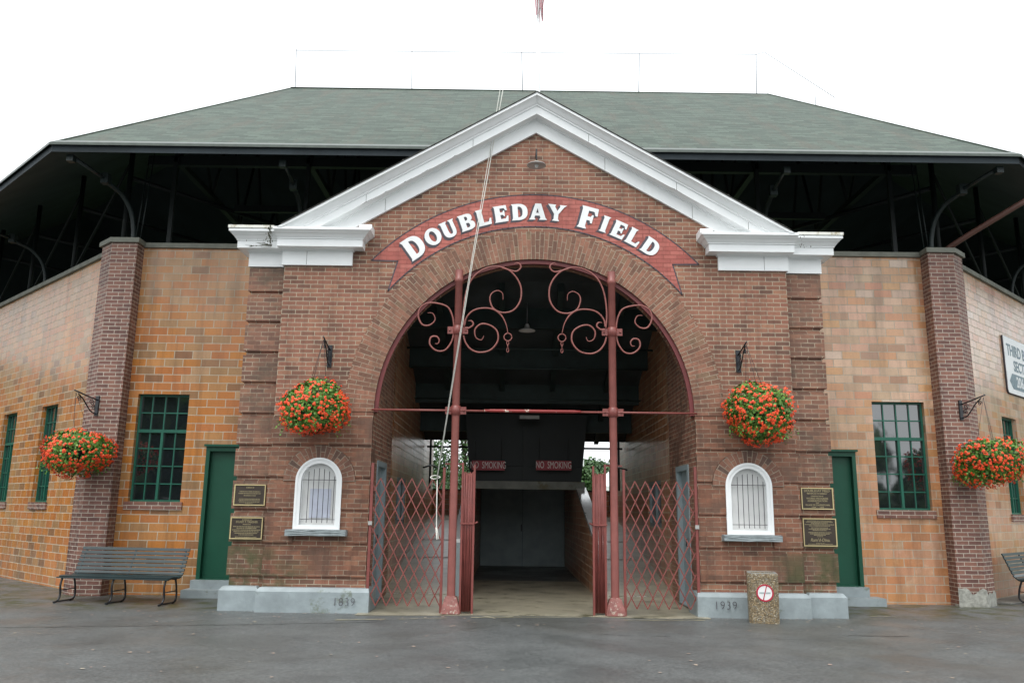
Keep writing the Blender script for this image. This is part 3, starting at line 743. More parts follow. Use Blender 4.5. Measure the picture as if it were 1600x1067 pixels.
plaque(4.35, 4.89, 1.05, 1.49, 'larger lower bronze plaque with slanted logo beside the right green door', [(.09, .035, .72, None), (.135, .035, .80, None), (.18, .035, .5, None), (.225, .035, .88, None), (.27, .035, .62, None), (.34, .035, .5, None), (.385, .035, .66, None), (.43, .035, .42, None), (.51, .035, .68, None), (.555, .035, .58, None), (.60, .035, .36, None), (.65, .03, .18, None), (.78, .12, .58, "Ram'd-Dina."), (.885, .025, .26, None), (.92, .03, .74, None)])

# ------------------------------------------------------------------ grandstand
gs = thing('grandstand', 'glazed tan block grandstand with grey green shingle roof behind the entrance', 'grandstand', (0, 2.5, GZ))
ZT = 6.56
def grid_window(parent, T, a0, a1, z0, z1, glassm='glass', cols=4, label=None):
    """steel window in local wall coords; T(a,b,d)"""
    mb = MB(); W = a1 - a0; H = z1 - z0
    o1 = [(a0, z0), (a1, z0), (a1, z1), (a0, z1)]; e = .034
    mb.poly(o1, T, .09, .17, [[(a0 + e, z0 + e), (a1 - e, z0 + e), (a1 - e, z1 - e), (a0 + e, z1 - e)]])
    zt = z0 + H * .655
    mb.poly([(a0 + e, zt - .03), (a1 - e, zt - .03), (a1 - e, zt + .03), (a0 + e, zt + .03)], T, .085, .165)
    mid = (a0 + a1) / 2
    mb.poly([(mid - .024, z0 + e), (mid + .024, z0 + e), (mid + .024, zt - .03), (mid - .024, zt - .03)], T, .085, .165)
    for i in range(1, cols):
        x = a0 + W * i / cols
        if i == cols // 2: mb.poly([(x - .012, zt + .03), (x + .012, zt + .03), (x + .012, z1 - e), (x - .012, z1 - e)], T, .11, .155)
        else: mb.poly([(x - .011, z0 + e), (x + .011, z0 + e), (x + .011, z1 - e), (x - .011, z1 - e)], T, .11, .155)
    for i in range(1, 4):
        z = z0 + (zt - z0) * i / 4; mb.poly([(a0 + e, z - .011), (a1 - e, z - .011), (a1 - e, z + .011), (a0 + e, z + .011)], T, .112, .15)
    z = (zt + z1) / 2; mb.poly([(a0 + e, z - .011), (a1 - e, z - .011), (a1 - e, z + .011), (a0 + e, z + .011)], T, .112, .15)
    f = mb.build('window', 'greenframe', parent)
    mb = MB(); mb.poly([(a0 + .01, z0 + .01), (a1 - .01, z0 + .01), (a1 - .01, z1 - .01), (a0 + .01, z1 - .01)], T, .133, .138); mb.build('pane', glassm, f)
    mb = MB(); mb.poly([(a0 - .06, z0 - .15), (a1 + .05, z0 - .15), (a1 + .05, z0 - .003), (a0 - .06, z0 - .003)], T, -.035, .12)
    mb.build('sill', 'pil', f)
    return f
FW = {-1: (-7.52, -6.54, 1.63, 3.65), 1: (6.52, 7.52, 1.65, 3.68)}
DW = {-1: (-6.12, -5.10, .24, 2.67), 1: (5.10, 6.13, .26, 2.72)}
for sg in (-1, 1):
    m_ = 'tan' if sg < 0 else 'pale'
    mb = MB(); T = FRONT(2.15)
    a, b = sorted((sg * 8.08, sg * 2.66))
    w0, w1, wz0, wz1 = FW[sg]; d0, d1, dz0, dz1 = DW[sg]
    mb.poly([(a, GZ - .02), (b, GZ - .02), (b, ZT), (a, ZT)], T, 0, .35, [[(w0, wz0), (w1, wz0), (w1, wz1), (w0, wz1)], [(d0, dz0), (d1, dz0), (d1, dz1), (d0, dz1)]])
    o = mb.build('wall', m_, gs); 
    if sg > 0: tag(o, 'glazed block wall to the right of the entrance, coloured with a sky wash')
    grid_window(gs, T, w0 + .002, w1 - .002, wz0 + .002, wz1 - .002)
    # green door with frame and steps
    mb = MB(); e = .07
    mb.poly([(d0, dz0 + .003), (d1, dz0 + .003), (d1, dz1), (d0, dz1)], T, -.03, .14, [[(d0 + e, dz0 + .02), (d1 - e, dz0 + .02), (d1 - e, dz1 - .09), (d0 + e, dz1 - .09)]])
    mb.box(d0 - .03, d1 + .03, 2.07, 2.13, dz1 - .005, dz1 + .035)
    fr = mb.build('door', 'green', gs)
    mb = MB(); mb.box(d0 + e, d1 - e, 2.23, 2.27, dz0 + .02, dz1 - .09); leaf = mb.build('door_leaf', 'green', fr)
    xk = d1 - .16 if sg < 0 else d0 + .16
    mb = MB(); mb.lathe([(.0, -.05), (.024, -.04), (.026, -.02), (.012, -.01), (.012, .0)], (xk, 2.228, 1.22), 12, 'y'); mb.build('handle', 'iron', fr)
    mb = MB(); a, b = sorted((sg * 4.9, sg * 6.16)); mb.box(a, b, 1.98, 2.3, .06, dz0 + .004); a, b = sorted((sg * 4.9, 6.34 if sg > 0 else -6.22)); mb.box(a, b, 1.72, 2.12, GZ, .095)
    mb.build('door_step', 'plinth', gs)
    # side wall (43 degrees)
    def TS(sg):
        return lambda a, b, d: (sg * (8.08 + a * c43 - d * s43), 2.15 + a * s43 + d * c43, b)
    T2 = TS(sg); mb = MB(); L = 16
    wins = [(2.66, 3.62), (5.26, 6.22), (8.0, 8.96), (10.7, 11.66)] if sg < 0 else [(2.78, 3.74), (5.4, 6.36), (8.1, 9.06), (10.8, 11.76)]
    hs = [[(p, 1.6), (q, 1.6), (q, 3.66), (p, 3.66)] for p, q in wins]
    mb.poly([(0, GZ - .1), (L, GZ - .1), (L, ZT), (0, ZT)], T2, 0, .35, hs)
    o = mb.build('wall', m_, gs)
    for p, q in wins: grid_window(gs, T2, p + .002, q - .002, 1.602, 3.658)
    # coping
    mb = MB()
    a, b = sorted((sg * 7.70, sg * 4.6)); mb.box(a, b, 2.09, 2.55, ZT + .001, ZT + .095)
    mb.poly([(.45, ZT + .001), (L, ZT + .001), (L, ZT + .095), (.45, ZT + .095)], T2, -.06, .4); mb.build('coping', 'coping', gs)
    # corner pilaster
    plan = [(sg * 7.70, 2.3), (sg * 7.70, 1.85), (sg * 8.2, 1.85), (sg * (8.2 + .46 * c43), 1.85 + .46 * s43), (sg * (8.2 + .46 * c43 - .4 * s43), 1.85 + .46 * s43 + .4 * c43)]
    mb = MB(); mb.prism(plan, GZ - .02, ZT + .01); mb.build('corner_pier', 'pil', gs)
    plan2 = [(sg * 7.66, 2.6), (sg * 7.66, 1.80), (sg * 8.22, 1.80), (sg * (8.22 + .52 * c43), 1.80 + .52 * s43), (sg * (8.22 + .52 * c43 - .5 * s43), 1.80 + .52 * s43 + .5 * c43)]
    mb = MB(); mb.prism(plan2, ZT + .012, ZT + .105); mb.build('pier_cap', 'coping', gs)
    if sg > 0:
        mb = MB(); mb.prism([(7.69, 2.0), (7.69, 1.835), (8.21, 1.83), (8.2 + .48 * c43, 1.83 + .48 * s43), (8.2 + .3 * c43, 2.2)], GZ, .0)
        n = 14; base = [(7.69, 1.835), (8.205, 1.833), (8.2 + .475 * c43, 1.833 + .475 * s43)]
        top = []; 
        for i in range(2):
            for k in range(8):
                t_ = k / 8; x = base[i][0] + (base[i + 1][0] - base[i][0]) * t_; y = base[i][1] + (base[i + 1][1] - base[i][1]) * t_
                top.append((x, y, rr.uniform(.16, .30)))
        top.append((base[2][0], base[2][1], .2))
        M['mortarpatch'] = mat('rough_mortar_patch', (.36, .36, .32), .8, var=.3, vscale=14, bump=.8, bscale=25)
        vs = [(x, y, GZ) for x, y, z in top] + top; m2 = len(top)
        mb.raw(vs, [(i, i + 1, m2 + i + 1, m2 + i) for i in range(m2 - 1)]); mb.build('mortar_patch', 'mortarpatch', gs)

# roof from an offset polyline
BP = [(-8.2 - 16 * c43, 1.85 + 16 * s43), (-8.2, 1.85), (8.2, 1.85), (8.2 + 16 * c43, 1.85 + 16 * s43)]
K = math.tan(R(21.5))
def off(o_):
    return [(BP[0][0] + o_ * s43, BP[0][1] + o_ * c43), (-8.2 + K * o_, 1.85 + o_), (8.2 - K * o_, 1.85 + o_), (BP[3][0] - o_ * s43, BP[3][1] + o_ * c43)]
EZ, RZ = 7.97, 12.45
eave, ridge, back = off(-1.46), off(4.75), off(11.2)
mb = MB()
def quadroof(mb, A, B, C, D, zl, zh, th=0, su=0):
    sl = math.hypot(math.hypot(0, 0) + 1, 0)
    def pt(p, z): return (p[0], p[1], z)
    e = Vector((B[0] - A[0], B[1] - A[1], 0)).normalized()
    base = Vector((A[0], A[1], zl))
    up = None
    P = [Vector(pt(A, zl)), Vector(pt(B, zl)), Vector(pt(C, zh)), Vector(pt(D, zh))]
    nrm = (P[1] - P[0]).cross(P[3] - P[0]).normalized(); up = nrm.cross(e).normalized()
    mb.face(P, [((p - base).dot(e) + su, (p - base).dot(up)) for p in P])
for i in range(3):
    quadroof(mb, eave[i], eave[i + 1], ridge[i + 1], ridge[i], EZ, RZ, su=i * 3.3)
    quadroof(mb, back[i + 1], back[i], ridge[i], ridge[i + 1], 7.95, RZ, su=i)
mb.build('roof', 'roof', gs, recalc=False)
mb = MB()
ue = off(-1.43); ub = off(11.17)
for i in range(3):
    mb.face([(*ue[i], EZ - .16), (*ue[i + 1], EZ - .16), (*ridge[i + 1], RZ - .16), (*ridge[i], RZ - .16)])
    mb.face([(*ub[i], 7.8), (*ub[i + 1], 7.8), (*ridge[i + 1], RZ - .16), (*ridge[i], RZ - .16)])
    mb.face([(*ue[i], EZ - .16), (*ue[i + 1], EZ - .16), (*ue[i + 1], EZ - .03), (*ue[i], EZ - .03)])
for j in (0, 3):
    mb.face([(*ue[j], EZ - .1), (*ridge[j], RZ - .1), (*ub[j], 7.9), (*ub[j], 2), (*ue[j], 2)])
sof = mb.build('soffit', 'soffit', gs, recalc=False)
mb = MB()      # pale drip edge
for i in range(3):
    A, B = off(-1.49)[i], off(-1.49)[i + 1]; A2, B2 = off(-1.36)[i], off(-1.36)[i + 1]
    mb.face([(*A, EZ - .045), (*B, EZ - .045), (*B, EZ + .004), (*A, EZ + .004)])
    mb.face([(*A, EZ + .004), (*B, EZ + .004), (*B2, EZ + .094), (*A2, EZ + .094)])
mb.build('drip_edge', 'gutter', gs, recalc=False)
mb = MB()
for a, b in ((eave[1], ridge[1]), (eave[2], ridge[2])):
    mb.tube([(a[0], a[1], EZ + .0), (b[0], b[1], RZ + .0)], .04, 6, flat=.5)
mb.tube([(ridge[1][0], ridge[1][1], RZ + .01), (ridge[2][0], ridge[2][1], RZ - .01)], .04, 6, flat=.4)
mb.build('ridge_cap', 'roof', gs)
# brown gutter on the right wing and its downspout
mb = MB(); E2, E3 = off(-1.62)[2], off(-1.62)[3]
d = Vector((E3[0] - E2[0], E3[1] - E2[1], 0)).normalized()
q0 = Vector((E2[0], E2[1], EZ - .06)) + d * .05
mb.tube([q0, q0 + d * 12], .075, 8)
mb.build('gutter', 'brownpipe', gs)
mb = MB(); mb.tube(catmull([(8.25, 2.25, 6.60), (8.33, 2.2, 6.80), (9.15, 1.3, 7.32), (9.75, 1.12, 7.66)], 5), .055, 10); mb.build('downspout', 'brownpipe', gs)
# curved brackets, posts and trusses
mb = MB()
def bracket(x, y, dx, dy):
    P = [(0, 6.62), (.02, 6.95), (.14, 7.28), (.40, 7.52), (.72, 7.62), (.8, 7.72)]
    mb.tube(catmull([(x + dx * a, y + dy * a, z) for a, z in P], 5), .048, 6)
    mb.tube([(x + dx * .72, y + dy * .72, 7.66), (x + dx * 1.55, y + dy * 1.55, 7.80)], .035, 6)
    mb.box(x + dx * .8 - .07, x + dx * .8 + .07, y + dy * .8 - .07, y + dy * .8 + .07, 7.58, 7.78)
    mb.box(x + dx * 1.6 - .06, x + dx * 1.6 + .06, y + dy * 1.6 - .06, y + dy * 1.6 + .06, 7.70, 7.82)
def bk(*a):
    global mb
    mb = MB(); bracket(*a); mb.build('eave_bracket', 'bracket', gs)
for sg in (-1, 1):
    bk(sg * 7.92, 2.1, sg * .36, -.93); bk(sg * 4.65, 2.35, 0, -1)
    for s_ in (5.0, 10): 
        p = sidept(sg, s_, -.15); bk(p[0], p[1], sg * s43, -c43)
    for (x, y) in ((7.86, 2.25), (8.0, 2.35)):
        mb = MB(); mb.tube([(sg * x, y, 6.6), (sg * (x - .12), y, 8.6)], .012, 6); mb.build('conduit', 'bracket', gs)
mb = MB()
for x in (-7.4, -4.65, -1.6, 1.6, 4.65, 7.4):
    mb.box(x - .04, x + .04, 2.5, 2.58, 6.3, 9.1); mb.box(x - .06, x + .06, 2.5, 12.0, 8.55, 8.67)
    for y0 in (2.6, 4.6, 6.6, 8.6): mb.tube([(x, y0, 8.6), (x, y0 + 1, min(8.0 + (y0 + 1) * .55, 8.0 + (14 - y0) * .42)), (x, y0 + 2, 8.6)], .04, 5)
mb.box(-8, 8, 2.55, 2.67, 8.5, 8.7); mb.box(-7, 7, 5.0, 5.1, 8.4, 8.55)
for sg in (-1, 1):
    for s_ in (1.2, 4, 7, 10):
        p = sidept(sg, s_, -.4); q = sidept(sg, s_ + .6, -7)
        mb.tube([(p[0], p[1], 6.3), (p[0], p[1], 9.3)], .06, 6); mb.tube([(p[0], p[1], 8.5), (q[0], q[1], 8.5)], .05, 6)
        q = sidept(sg, s_ + 2.6, -.4); mb.tube([(p[0], p[1], 8.9), (q[0], q[1], 7.0)], .03, 5)
mb.build('roof_truss', 'darksteel', gs)
# seating deck
d0, d1 = off(.55), off(6.9)
mb = MB()
for i in range(3):
    A, B, C, D = d0[i], d0[i + 1], d1[i + 1], d1[i]
    for dz in (0, .25): mb.face([(*A, 6.15 + dz), (*B, 6.15 + dz), (*C, 3.42 + dz), (*D, 3.42 + dz)])
    mb.face([(*D, 3.38), (*C, 3.38), (*C, 3.8), (*D, 3.8)])
mb.build('seating_deck', 'deck', gs, recalc=False)
mb = MB()
for o_, zz in ((1.6, 5.35), (3.0, 4.74), (4.4, 4.12), (5.7, 3.56)):
    y = 1.85 + o_; mb.box(-2.7, 2.7, y - .08, y + .08, zz - .05, zz + .5)
for x in (-1.9, -.6, .6, 1.9):
    mb.raw([(x - .06, 2.6, 6.1), (x + .06, 2.6, 6.1), (x + .06, 8.6, 3.5), (x - .06, 8.6, 3.5), (x - .06, 2.6, 5.9), (x + .06, 2.6, 5.9), (x + .06, 8.6, 3.3), (x - .06, 8.6, 3.3)], [(4, 5, 6, 7), (0, 4, 7, 3), (1, 5, 6, 2), (4, 5, 1, 0)])
for z, y in ((4.9, 3.6), (4.62, 4.4), (4.05, 5.3)): mb.tube([(-2.6, y, z), (2.6, y, z)], .025, 6)
M['beam'] = mat('green_steel_beam', (.022, .042, .040), .6, var=.3)
mb.build('deck_beam', 'beam', gs)
# passage side walls
for sg in (-1, 1):
    T3 = lambda a, b, d: (sg * (RAD + d), a, b)
    mb = MB(); mb.poly([(.5, GZ), (2.3, GZ), (2.3, 6.1), (.5, 6.1)], T3, 0, .4, [[(.62, .0), (1.62, .0), (1.62, 2.34), (.62, 2.34)]]); mb.build('passage_wall', 'red', gs)
    mb = MB(); wy = (3.5, 5.1)
    mb.poly([(2.3, GZ), (11.4, GZ), (11.4, 6.1), (2.3, 6.1)], T3, .04, .4, [[(wy[0], 1.25), (wy[1], 1.25), (wy[1], 2.2), (wy[0], 2.2)]]); mb.build('passage_wall', 'inblock', gs)
    mb = MB(); x0, x1 = sorted((sg * (RAD + .0), sg * (RAD + .13)))
    mb.poly([(.60, .0), (1.64, .0), (1.64, 2.36), (.60, 2.36)], T3, -.02, .12, [[(.70, .02), (1.54, .02), (1.54, 2.27), (.70, 2.27)]])
    dd = mb.build('passage_door', 'greydoor', gs)
    mb = MB(); mb.poly([(.70, .02), (1.54, .02), (1.54, 2.27), (.70, 2.27)], T3, .07, .10); mb.build('door_leaf', 'greydoor', dd)
    mb = MB(); mb.tube([(sg * (RAD + .04), .82, 1.0), (sg * (RAD - .03), .82, 1.0), (sg * (RAD - .03), .82, 1.12), (sg * (RAD + .04), .82, 1.12)], .012, 6); mb.build('handle', 'iron', dd)
    mb = MB(); mb.poly([(wy[0], 1.25), (wy[1], 1.25), (wy[1], 2.2), (wy[0], 2.2)], T3, .06, .14, [[(wy[0] + .09, 1.33), (wy[1] - .09, 1.33), (wy[1] - .09, 2.12), (wy[0] + .09, 2.12)]])
    mb.poly([(4.26, 1.33), (4.34, 1.33), (4.34, 2.12), (4.26, 2.12)], T3, .06, .12)
    ww = mb.build('window', 'greydoor', gs)
    mb = MB(); mb.poly([(wy[0] + .05, 1.3), (wy[1] - .05, 1.3), (wy[1] - .05, 2.15), (wy[0] + .05, 2.15)], T3, .11, .12); mb.build('pane', 'frost', ww)
# ramps, low walls with white caps, centre mass, garage doors
RY0, RY1, RZ1 = 1.9, 11.0, 1.38
def rz(y): return GZ + max(0, min(1, (y - RY0) / (RY1 - RY0))) * (RZ1 - GZ)
for sg in (-1, 1):
    a, b = sorted((sg * 1.42, sg * 2.70)); mb = MB()
    mb.raw([(a, RY0, GZ), (b, RY0, GZ), (b, RY1, RZ1), (a, RY1, RZ1), (a, RY1 + 1.2, RZ1), (b, RY1 + 1.2, RZ1), (a, RY1 + 1.2, GZ), (b, RY1 + 1.2, GZ)], [(0, 1, 2, 3), (3, 2, 5, 4), (4, 5, 7, 6)])
    rp_ = mb.build('ramp', 'stair', gs)
    mb = MB()
    for y in (2.3, 5.4, 7.4, 10.4): mb.box(a + .05, b - .12, y, y + .045, rz(y) + .002, rz(y) + .012)
    mb.build('nosing', 'nosing', rp_)
    # low wall
    T3 = lambda a_, b_, d: (sg * (1.25 + d), a_, b_)
    mb = MB(); y0 = 2.55; zc = lambda y: 1.0 + (y - 2.7) * .25
    mb.poly([(y0, GZ), (12.2, -.25), (12.2, 2.2), (6.9, 2.06), (y0, zc(y0))], T3, 0, .19); lw = mb.build('ramp_wall', 'inblock', gs)
    mb = MB(); mb.raw([T3(y0 - .03, zc(y0) - .02, -.02), T3(y0 - .03, zc(y0) - .02, .22), T3(6.95, 2.05, .22), T3(6.95, 2.05, -.02), T3(y0 - .03, zc(y0) + .05, -.02), T3(y0 - .03, zc(y0) + .05, .22), T3(6.95, 2.12, .22), T3(6.95, 2.12, -.02)],
                        [(0, 1, 2, 3), (4, 5, 6, 7), (0, 1, 5, 4), (0, 4, 7, 3), (1, 5, 6, 2)]); mb.build('wall_cap', 'cap', lw)
    mb = MB(); mb.poly([(y0 - .025, GZ), (y0 - .003, GZ), (y0 - .003, zc(y0) - .021), (y0 - .025, zc(y0) - .021)], T3, -.01, .20); mb.build('wall_end', 'plinth', lw)
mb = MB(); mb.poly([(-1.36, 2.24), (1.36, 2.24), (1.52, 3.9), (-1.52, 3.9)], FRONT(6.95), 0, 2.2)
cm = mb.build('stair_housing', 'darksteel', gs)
mb = MB(); mb.box(-1.44, 1.44, 6.86, 6.95, 2.06, 2.25); mb.build('lintel', 'lintel', gs)
mb = MB(); mb.box(-.07, .07, 6.88, 6.95, 2.25, 3.6); mb.box(-1.4, 1.4, 6.90, 6.948, 2.62, 2.68); mb.build('hanging_post', 'darksteel', gs)
for sg in (-1, 1):
    mb = MB(); a, b = sorted((sg * .005, sg * 1.24)); mb.box(a, b, 11.5, 11.56, -.17, 2.3)
    for z in (-.1, .95, 2.05): mb.box(a + .03, b - .03, 11.47, 11.5, z, z + .12)
    for x in (a + .03, b - .13): mb.box(x, x + .1, 11.475, 11.5, .02, 2.05)
    gd = mb.build('garage_door', 'greydark', gs)
mb = MB(); mb.box(-.05, -.02, 11.43, 11.46, .95, 1.15); mb.build('handle', 'iron', gd)
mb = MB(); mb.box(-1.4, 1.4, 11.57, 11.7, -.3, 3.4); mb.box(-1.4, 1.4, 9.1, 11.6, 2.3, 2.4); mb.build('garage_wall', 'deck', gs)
# parapet and railings at the back of the ramps
for sg in (-1, 1):
    mb = MB(); a, b = sorted((sg * 1.3, sg * 3.4)); mb.box(a, b, 11.75, 11.95, GZ, 2.12); mb.build('parapet', 'inblock', gs)
for a, b in ((-3.4, -1.45), (1.45, 3.4)):
    mb = MB(); mb.box(a, b, 11.72, 11.98, 2.122, 2.16); mb.build('parapet_cap', 'darksteel', gs)
for sg in (-1, 1):
    mb = MB()
    mb.tube([(sg * 1.3, 9.0, 3.22), (sg * 2.65, 9.0, 3.22)], .03, 6); mb.tube([(sg * 2.55, 9.0, 3.4), (sg * 2.55, 9.0, 2.1)], .03, 6)
    mb.tube([(sg * 2.60, 7.8, 2.6), (sg * 2.50, 8.9, 2.72), (sg * 2.35, 9.4, 2.66), (sg * 2.35, 9.4, 1.5)], .022, 6)
    mb.build('handrail', 'darksteel', gs)
# wall around the central opening above (dark bulkhead)
# lightning wire on the roof ridge
t = thing('ridge_wire_rail', 'thin wire strung on slender posts along the roof ridge', 'wire rail', (0, 6.6, RZ))
for x in (-6.22, -3.12, -.18, 2.9, 6.03):
    mb = MB(); mb.tube([(x, 6.6, RZ - .05), (x + (.04 if x > 0 else -.04), 6.6, RZ + 1.14)], .011, 6); mb.build('post', 'galv', t)
mb = MB(); mb.tube([(-6.26, 6.6, 13.55), (-3.14, 6.6, 13.56), (-.18, 6.6, 13.57), (2.92, 6.6, 13.58), (6.07, 6.6, 13.60), (6.25, 6.45, 13.58), (7.52, 5.2, 11.62)], .008, 5)
mb.tube([(7.15, 5.5, 11.55), (7.15, 5.5, 12.0)], .008, 5); mb.build('wire', 'galv', t)

# ------------------------------------------------------------------ flagpole, flag, rope
t = thing('flagpole', 'white flagpole rising behind the pediment peak', 'flagpole', (.06, 1.0, 8.5))
mb = MB(); mb.lathe([(.10, 0), (.10, .18), (.045, .2), (.04, 1), (.028, 6.4), (.0, 6.45)], (.06, 1.0, 8.45), 16); mb.build('pole', 'white', t)
mb = MB(); mb.lathe([(0, -.09), (.06, -.06), (.09, 0), (.06, .06), (0, .09)], (.06, 1.0, 14.95), 16); mb.build('ball', 'brass', t)
fl = MB()     # limp flag, hanging folded
NU, NV = 22, 26
top, bot = 12.6, 10.98
for st in range(1):
    grid = []
    for i in range(NU + 1):
        u = i / NU; row = []
        for j in range(NV + 1):
            v = j / NV
            sw = (.05 + .16 * math.sin(v * 1.9 + .3)) 
            x = .09 + (u * .26) * (.35 + .65 * (1 - v * .75)) - .10 * v + .03 * math.sin(v * 7)
            y = .93 + .10 * math.sin(u * 13 + v * 3) * (1 - .3 * v)
            z = top - v * (top - bot) * (1 - .16 * (1 - abs(math.cos(u * 3.0)))) - u * .12
            row.append((x, y, z))
        grid.append(row)
    vs = [p for row in grid for p in row]
    fl.raw(vs, [(i * (NV + 1) + j, i * (NV + 1) + j + 1, (i + 1) * (NV + 1) + j + 1, (i + 1) * (NV + 1) + j) for i in range(NU) for j in range(NV)], True)
    for k in range(len(fl.f)): 
        if ((k // NV) // 2) % 2: fl.mi[k] = 1
fo = fl.build('flag', ['flagred', 'flagwhite'], recalc=False)
tag(fo, 'limp red and white striped flag hanging above the pediment peak', 'flag')
mb = MB()
mb.tube([(.0, .93, 13.95), (-.60, .0, 8.90), (-1.05, -.23, 5.7), (-1.55, -.20, 2.02)], .007, 6)
mb.tube([(-.02, .93, 13.95), (-.65, .0, 8.90), (-1.07, -.24, 5.7), (-1.555, -.20, 2.04)], .0055, 6)
mb.tube([(-1.55, -.17, 2.06), (-1.545, -.18, 1.6), (-1.54, -.18, 1.30), (-1.52, -.18, 1.22), (-1.50, -.18, 1.10), (-1.53, -.18, 1.09), (-1.545, -.18, 1.28)], .009, 6)
mb.tube(catmull([(-1.50, -.17, 2.06), (-1.6, -.19, 2.03), (-1.66, -.17, 2.06), (-1.58, -.14, 2.09), (-1.50, -.17, 2.06)], 4), .008, 6)
tag(mb.build('halyard_rope', 'rope'), 'thin white halyard rope slanting from the flagpole down to the left gate', 'rope')

# ------------------------------------------------------------------ ornamental gate columns
A = [(-1.18, 4.54), (-1.2, 4.81), (-1.16, 5.14), (-1.06, 5.38), (-.89, 5.53), (-.68, 5.59), (-.47, 5.54), (-.32, 5.4), (-.24, 5.22), (-.25, 5.0), (-.37, 4.83), (-.55, 4.79), (-.7, 4.86), (-.76, 5.01), (-.73, 5.12), (-.63, 5.17), (-.55, 5.12), (-.54, 5.01)]
A2 = [(-.56, 5.57), (-.44, 5.53), (-.32, 5.51), (-.25, 5.57), (-.26, 5.63), (-.32, 5.66), (-.36, 5.63)]
B_ = [(-1.17, 4.57), (-1.15, 4.69), (-1.05, 4.81), (-.9, 4.86), (-.72, 4.85), (-.58, 4.76), (-.49, 4.61), (-.45, 4.44)]
C_ = [(-1.19, 4.39), (-1.15, 4.27), (-1.06, 4.16), (-.92, 4.11), (-.74, 4.15), (-.62, 4.3), (-.63, 4.47), (-.75, 4.57), (-.9, 4.59), (-1.0, 4.49), (-.98, 4.36), (-.89, 4.32), (-.85, 4.39)]
C2 = [(-1.17, 4.52), (-1.1, 4.52), (-1.03, 4.58), (-1.06, 4.64), (-1.12, 4.64)]
D_ = [(-1.35, 4.54), (-1.38, 4.72), (-1.46, 4.87), (-1.61, 4.93), (-1.79, 4.94), (-1.92, 4.86), (-1.95, 4.71), (-1.88, 4.57), (-1.76, 4.56), (-1.67, 4.65), (-1.71, 4.76), (-1.8, 4.77)]
E_ = [(-1.35, 4.42), (-1.39, 4.27), (-1.49, 4.14), (-1.63, 4.13), (-1.74, 4.23), (-1.73, 4.35), (-1.64, 4.37), (-1.59, 4.31), (-1.61, 4.25), (-1.66, 4.25)]
YC = -.12
for sg in (-1, 1):
    cx = sg * 1.285
    t = thing('gate_column', ('left' if sg < 0 else 'right') + ' red painted iron gate column with curled scrollwork', 'gate column', (cx, YC, GZ), 'iron gate columns')
    mb = MB(); mb.lathe([(.070, .2), (.065, .3), (.063, 2.0), (.061, 5.30), (.075, 5.31), (.075, 5.37), (.066, 5.38), (.066, 5.52)], (cx, YC, 0), 20); mb.build('shaft', 'rose', t)
    mb = MB(); mb.frus((cx - .15, cx + .15, YC - .16, YC + .15), (cx - .135, cx + .135, YC - .14, YC + .13), GZ, .07); mb.frus((cx - .135, cx + .135, YC - .14, YC + .13), (cx - .085, cx + .085, YC - .085, YC + .08), .07, .24)
    o = mb.build('column_shoe', 'shoe', t)
    bm = bmesh.new(); bm.from_mesh(o.data); bmesh.ops.bevel(bm, geom=bm.edges[:], offset=.02, segments=2, affect='EDGES'); bm.to_mesh(o.data); bm.free()
    for z in (4.48, 3.14):
        mb = MB(); mb.lathe([(.065, -.08), (.078, -.075), (.078, .075), (.065, .08)], (cx, YC, z), 20)
        mb.box(cx - .17, cx + .17, YC - .012, YC + .012, z - .06, z + .06)
        for dx in (-.135, .135): mb.lathe([(0, -.035), (.016, -.03), (.018, -.014)], (cx + dx, YC, z), 8, 'y')
        mb.build('clamp', 'redpaint', t)
    for P in (A, A2, B_, C_, C2, D_, E_):
        pts = catmull([(x * -sg, YC - .01, z) for x, z in P], 6); n = len(pts)
        rs = [.0145 * min(1, .35 + 2.2 * (n - 1 - i) / n) for i in range(n)]
        mb = MB(); mb.tube(pts, rs, 8); mb.build('scroll', 'rose', t)
    mb = MB(); rx = -sg * -.45
    rx = .45 * sg
    mb.tube([(rx + .065 * math.cos(2 * math.pi * i / 20), YC, 4.375 + .065 * math.sin(2 * math.pi * i / 20)) for i in range(21)], .010, 6)
    for k, z in enumerate((4.275, 4.215, 4.155)):
        mb.tube([(rx + (.018 * math.cos(2 * math.pi * i / 12) if k % 2 == 0 else 0), YC + (.018 * math.cos(2 * math.pi * i / 12) if k % 2 else 0), z + .036 * math.sin(2 * math.pi * i / 12)) for i in range(13)], .007, 5)
    mb.build('ring_and_chain', 'rose', t)
t = thing('tie_bar', 'thin horizontal red iron bar crossing the arch at springing height', 'bar', (0, YC, 3.14))
for xa_, xb_ in ((-2.66, -.75), (.68, 2.66)):
    mb = MB(); mb.tube([(xa_, YC, 3.14), (xb_, YC, 3.14)], .018, 8); mb.build('rod', 'redpaint', t)
mb = MB(); mb.tube([(-.82, YC, 3.145), (-.74, YC, 3.145), (-.72, YC, 3.145), (.66, YC, 3.145), (.68, YC, 3.145), (.76, YC, 3.145)], [.022, .022, .027, .027, .022, .022], 10); mb.build('sleeve', 'peel', t)

